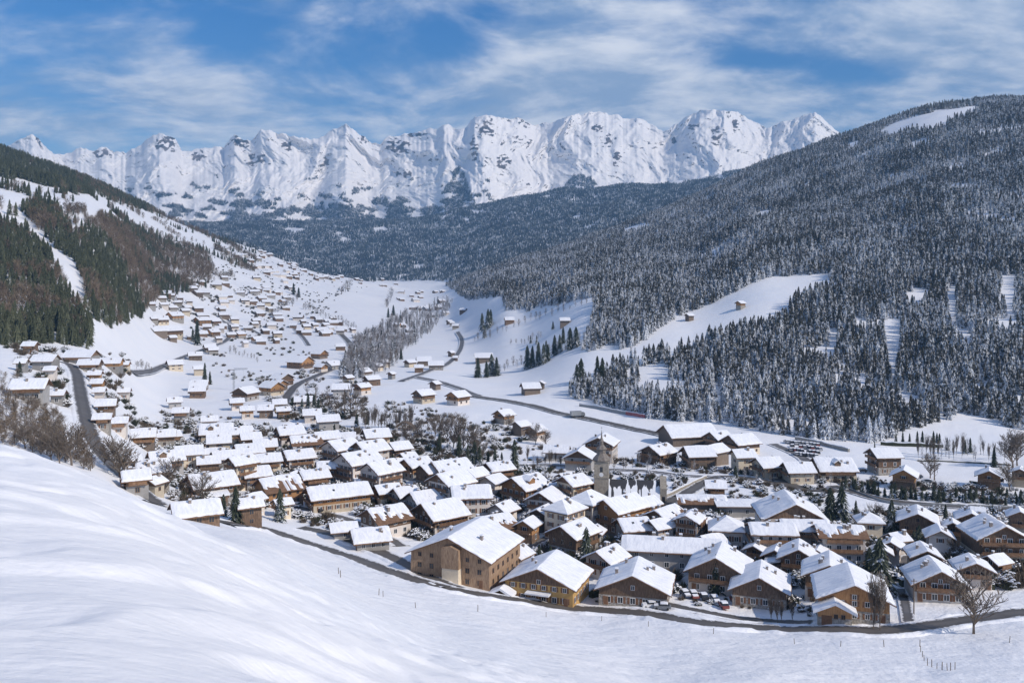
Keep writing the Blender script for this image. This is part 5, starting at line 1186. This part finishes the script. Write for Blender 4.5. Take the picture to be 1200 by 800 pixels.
def low_wall(name, pxs, h, wd, mat, label, cat, parts=None, seg=2.2, snow=True, group=None):
    P = spline([Vector((*at(u, v).xy, 0)) for u, v in pxs], seg); r_ = empty(name, (P[0].x, P[0].y, float(hgt(P[0].x, P[0].y)))); tag(r_, label, cat, group); o0 = r_.location
    def strip(z0, z1, w2, m_, nm_, i0=0, i1=None, rough=0):
        V = []; f = []; Q = P[i0:i1]; n = len(Q)
        for i, c in enumerate(Q):
            d = (Q[min(i + 1, n - 1)] - Q[max(i - 1, 0)]).normalized(); nr = Vector((-d.y, d.x, 0)); z = float(hgt(c.x, c.y)); j = 1 + rough * float(pn(c.x / 1.7, c.y / 1.7, 8))
            for s_, q in ((-1, z0), (1, z0), (1, z1), (-1, z1)): w_ = c + nr * s_ * w2 * j; V.append((w_.x - o0.x, w_.y - o0.y, z + q * (j if q > 0 else 1) - o0.z))
        for i in range(n - 1):
            a = 4 * i
            for k in range(4): f.append((a + k, a + (k + 1) % 4, a + 4 + (k + 1) % 4, a + 4 + k))
        mb = MB(); mb.add(V, f + [(0, 3, 2, 1), (4 * n - 4, 4 * n - 3, 4 * n - 2, 4 * n - 1)]); return mb.obj(nm_, [m_], r_)
    if parts:
        n = len(P); a = int(n * parts[1]); strip(-.5, h, wd, mat, 'panel', 0, a + 1); strip(-.5, h * 1.15, wd + .02, parts[0], 'red_netting', a, None)
    else: strip(-.5, h, wd, mat, 'hedge_body' if cat == 'hedge' else 'wall_body', 0, None, .25 if cat == 'hedge' else 0)
    if snow: strip(h * (1.16 if parts else 1) + .004, h * (1.16 if parts else 1) + .38, wd * .85, M_roofsnow, 'snow_cap', 0, None, .2)
M_hedge = flat_mat('clipped_hedge', (.02, .03, .015), (.06, .06, .035), 3, .9, .8)
M_red = flat_mat('red_netting', (.34, .07, .07), (.48, .22, .21), 1.2)
low_wall('snow_fence', [(679,476),(700,479),(720,483),(740,486.5),(756,489)], 1.6, .3, M_metal, 'long low grey fence with red netting at its end under the forest', 'fence', (M_red, .68))
low_wall('hedge', [(692,700),(705,697),(725,698),(750,703),(768,709)], 1.4, .7, M_hedge, 'dark clipped hedge curving in front of the brown chalet', 'hedge', snow=False, seg=1.2)
low_wall('hedge', [(1055,686),(1080,686),(1110,687),(1140,688),(1165,690)], 1.6, .9, M_hedge, 'snowy hedge along the top of the white field', 'hedge', seg=1.2)
low_wall('retaining_wall', [(932,515),(955,519),(975,524),(995,529)], 1.5, .5, M_stone, 'dark retaining wall along the foot of the right forest', 'wall')
low_wall('hedge', [(1032,521),(1060,522),(1085,523),(1105,524)], 1.6, .8, M_hedge, 'dark snow topped hedge at the edge of the forest clearing', 'hedge')
low_wall('hedge', [(1075,540),(1110,541),(1150,543),(1185,545)], .5, .3, M_hedge, 'thin dark hedge across the white meadow', 'hedge', snow=False)
low_wall('hedge', [(1136,566),(1150,568),(1175,573)], 1.0, .4, M_hedge, 'dark hedge in front of the lone honey chalet', 'hedge', snow=False)
low_wall('parapet_wall', [(772,586),(800,573),(828,560)], 1.0, .25, M_church, 'pale parapet along the bridge approach road', 'wall')
low_wall('roadside_barrier', [(990,572),(1040,589),(1100,592),(1210,596)], .8, .2, M_metal, 'grey barrier along the road past the conifers', 'barrier', snow=False)
p = at(475, 504); ar = empty('arched_footbridge', (p.x, p.y, p.z), R(-12)); tag(ar, 'dark arched timber footbridge between leafless trees', 'bridge'); wd = 12 * p.y / F; hh = 10 * p.y / F
for y in (-1.2, 1.2):
    mb = MB(); n = 14; Q = [Vector((-wd + 2 * wd * i / n, y, hh * math.sin(math.pi * (i + 1.2) / (n + 2.4)))) for i in range(n + 1)]
    for i in range(n): mb.tube(Q[i], Q[i + 1], .55, .55, 5)
    for i in range(2, n, 2): mb.tube(Q[i], (Q[i].x, y, -.5), .18, .18, 4)
    mb.obj('arch_rib', [M_wood], ar)
mb = MB(); mb.box(-wd, wd, -1.1, 1.1, .9, 1.2); mb.obj('deck', [M_wood], ar)

# ------------------------------------------------------------------ the winter air between here and the mountains
mb = MB(); mb.box(-6500, 6500, -60, 9200, float(min(V_.co.z for V_ in gm.vertices)) - 1, 1800, 0)
m = bpy.data.materials.new('winter_air'); m.use_nodes = True; nt = m.node_tree; nt.nodes.clear()
ou = nt.nodes.new('ShaderNodeOutputMaterial'); pv = nt.nodes.new('ShaderNodeVolumePrincipled'); nt.links.new(pv.outputs[0], ou.inputs['Volume'])
pv.inputs['Color'].default_value = (.30, .60, 1, 1); pv.inputs['Density'].default_value = HAZE; pv.inputs['Anisotropy'].default_value = .0
tag(mb.obj('haze', [m]), 'thin blue winter haze filling the valley', None, None, 'stuff')
SC.cycles.volume_max_steps = 32; SC.cycles.volume_bounces = 0; SC.cycles.max_bounces = 6
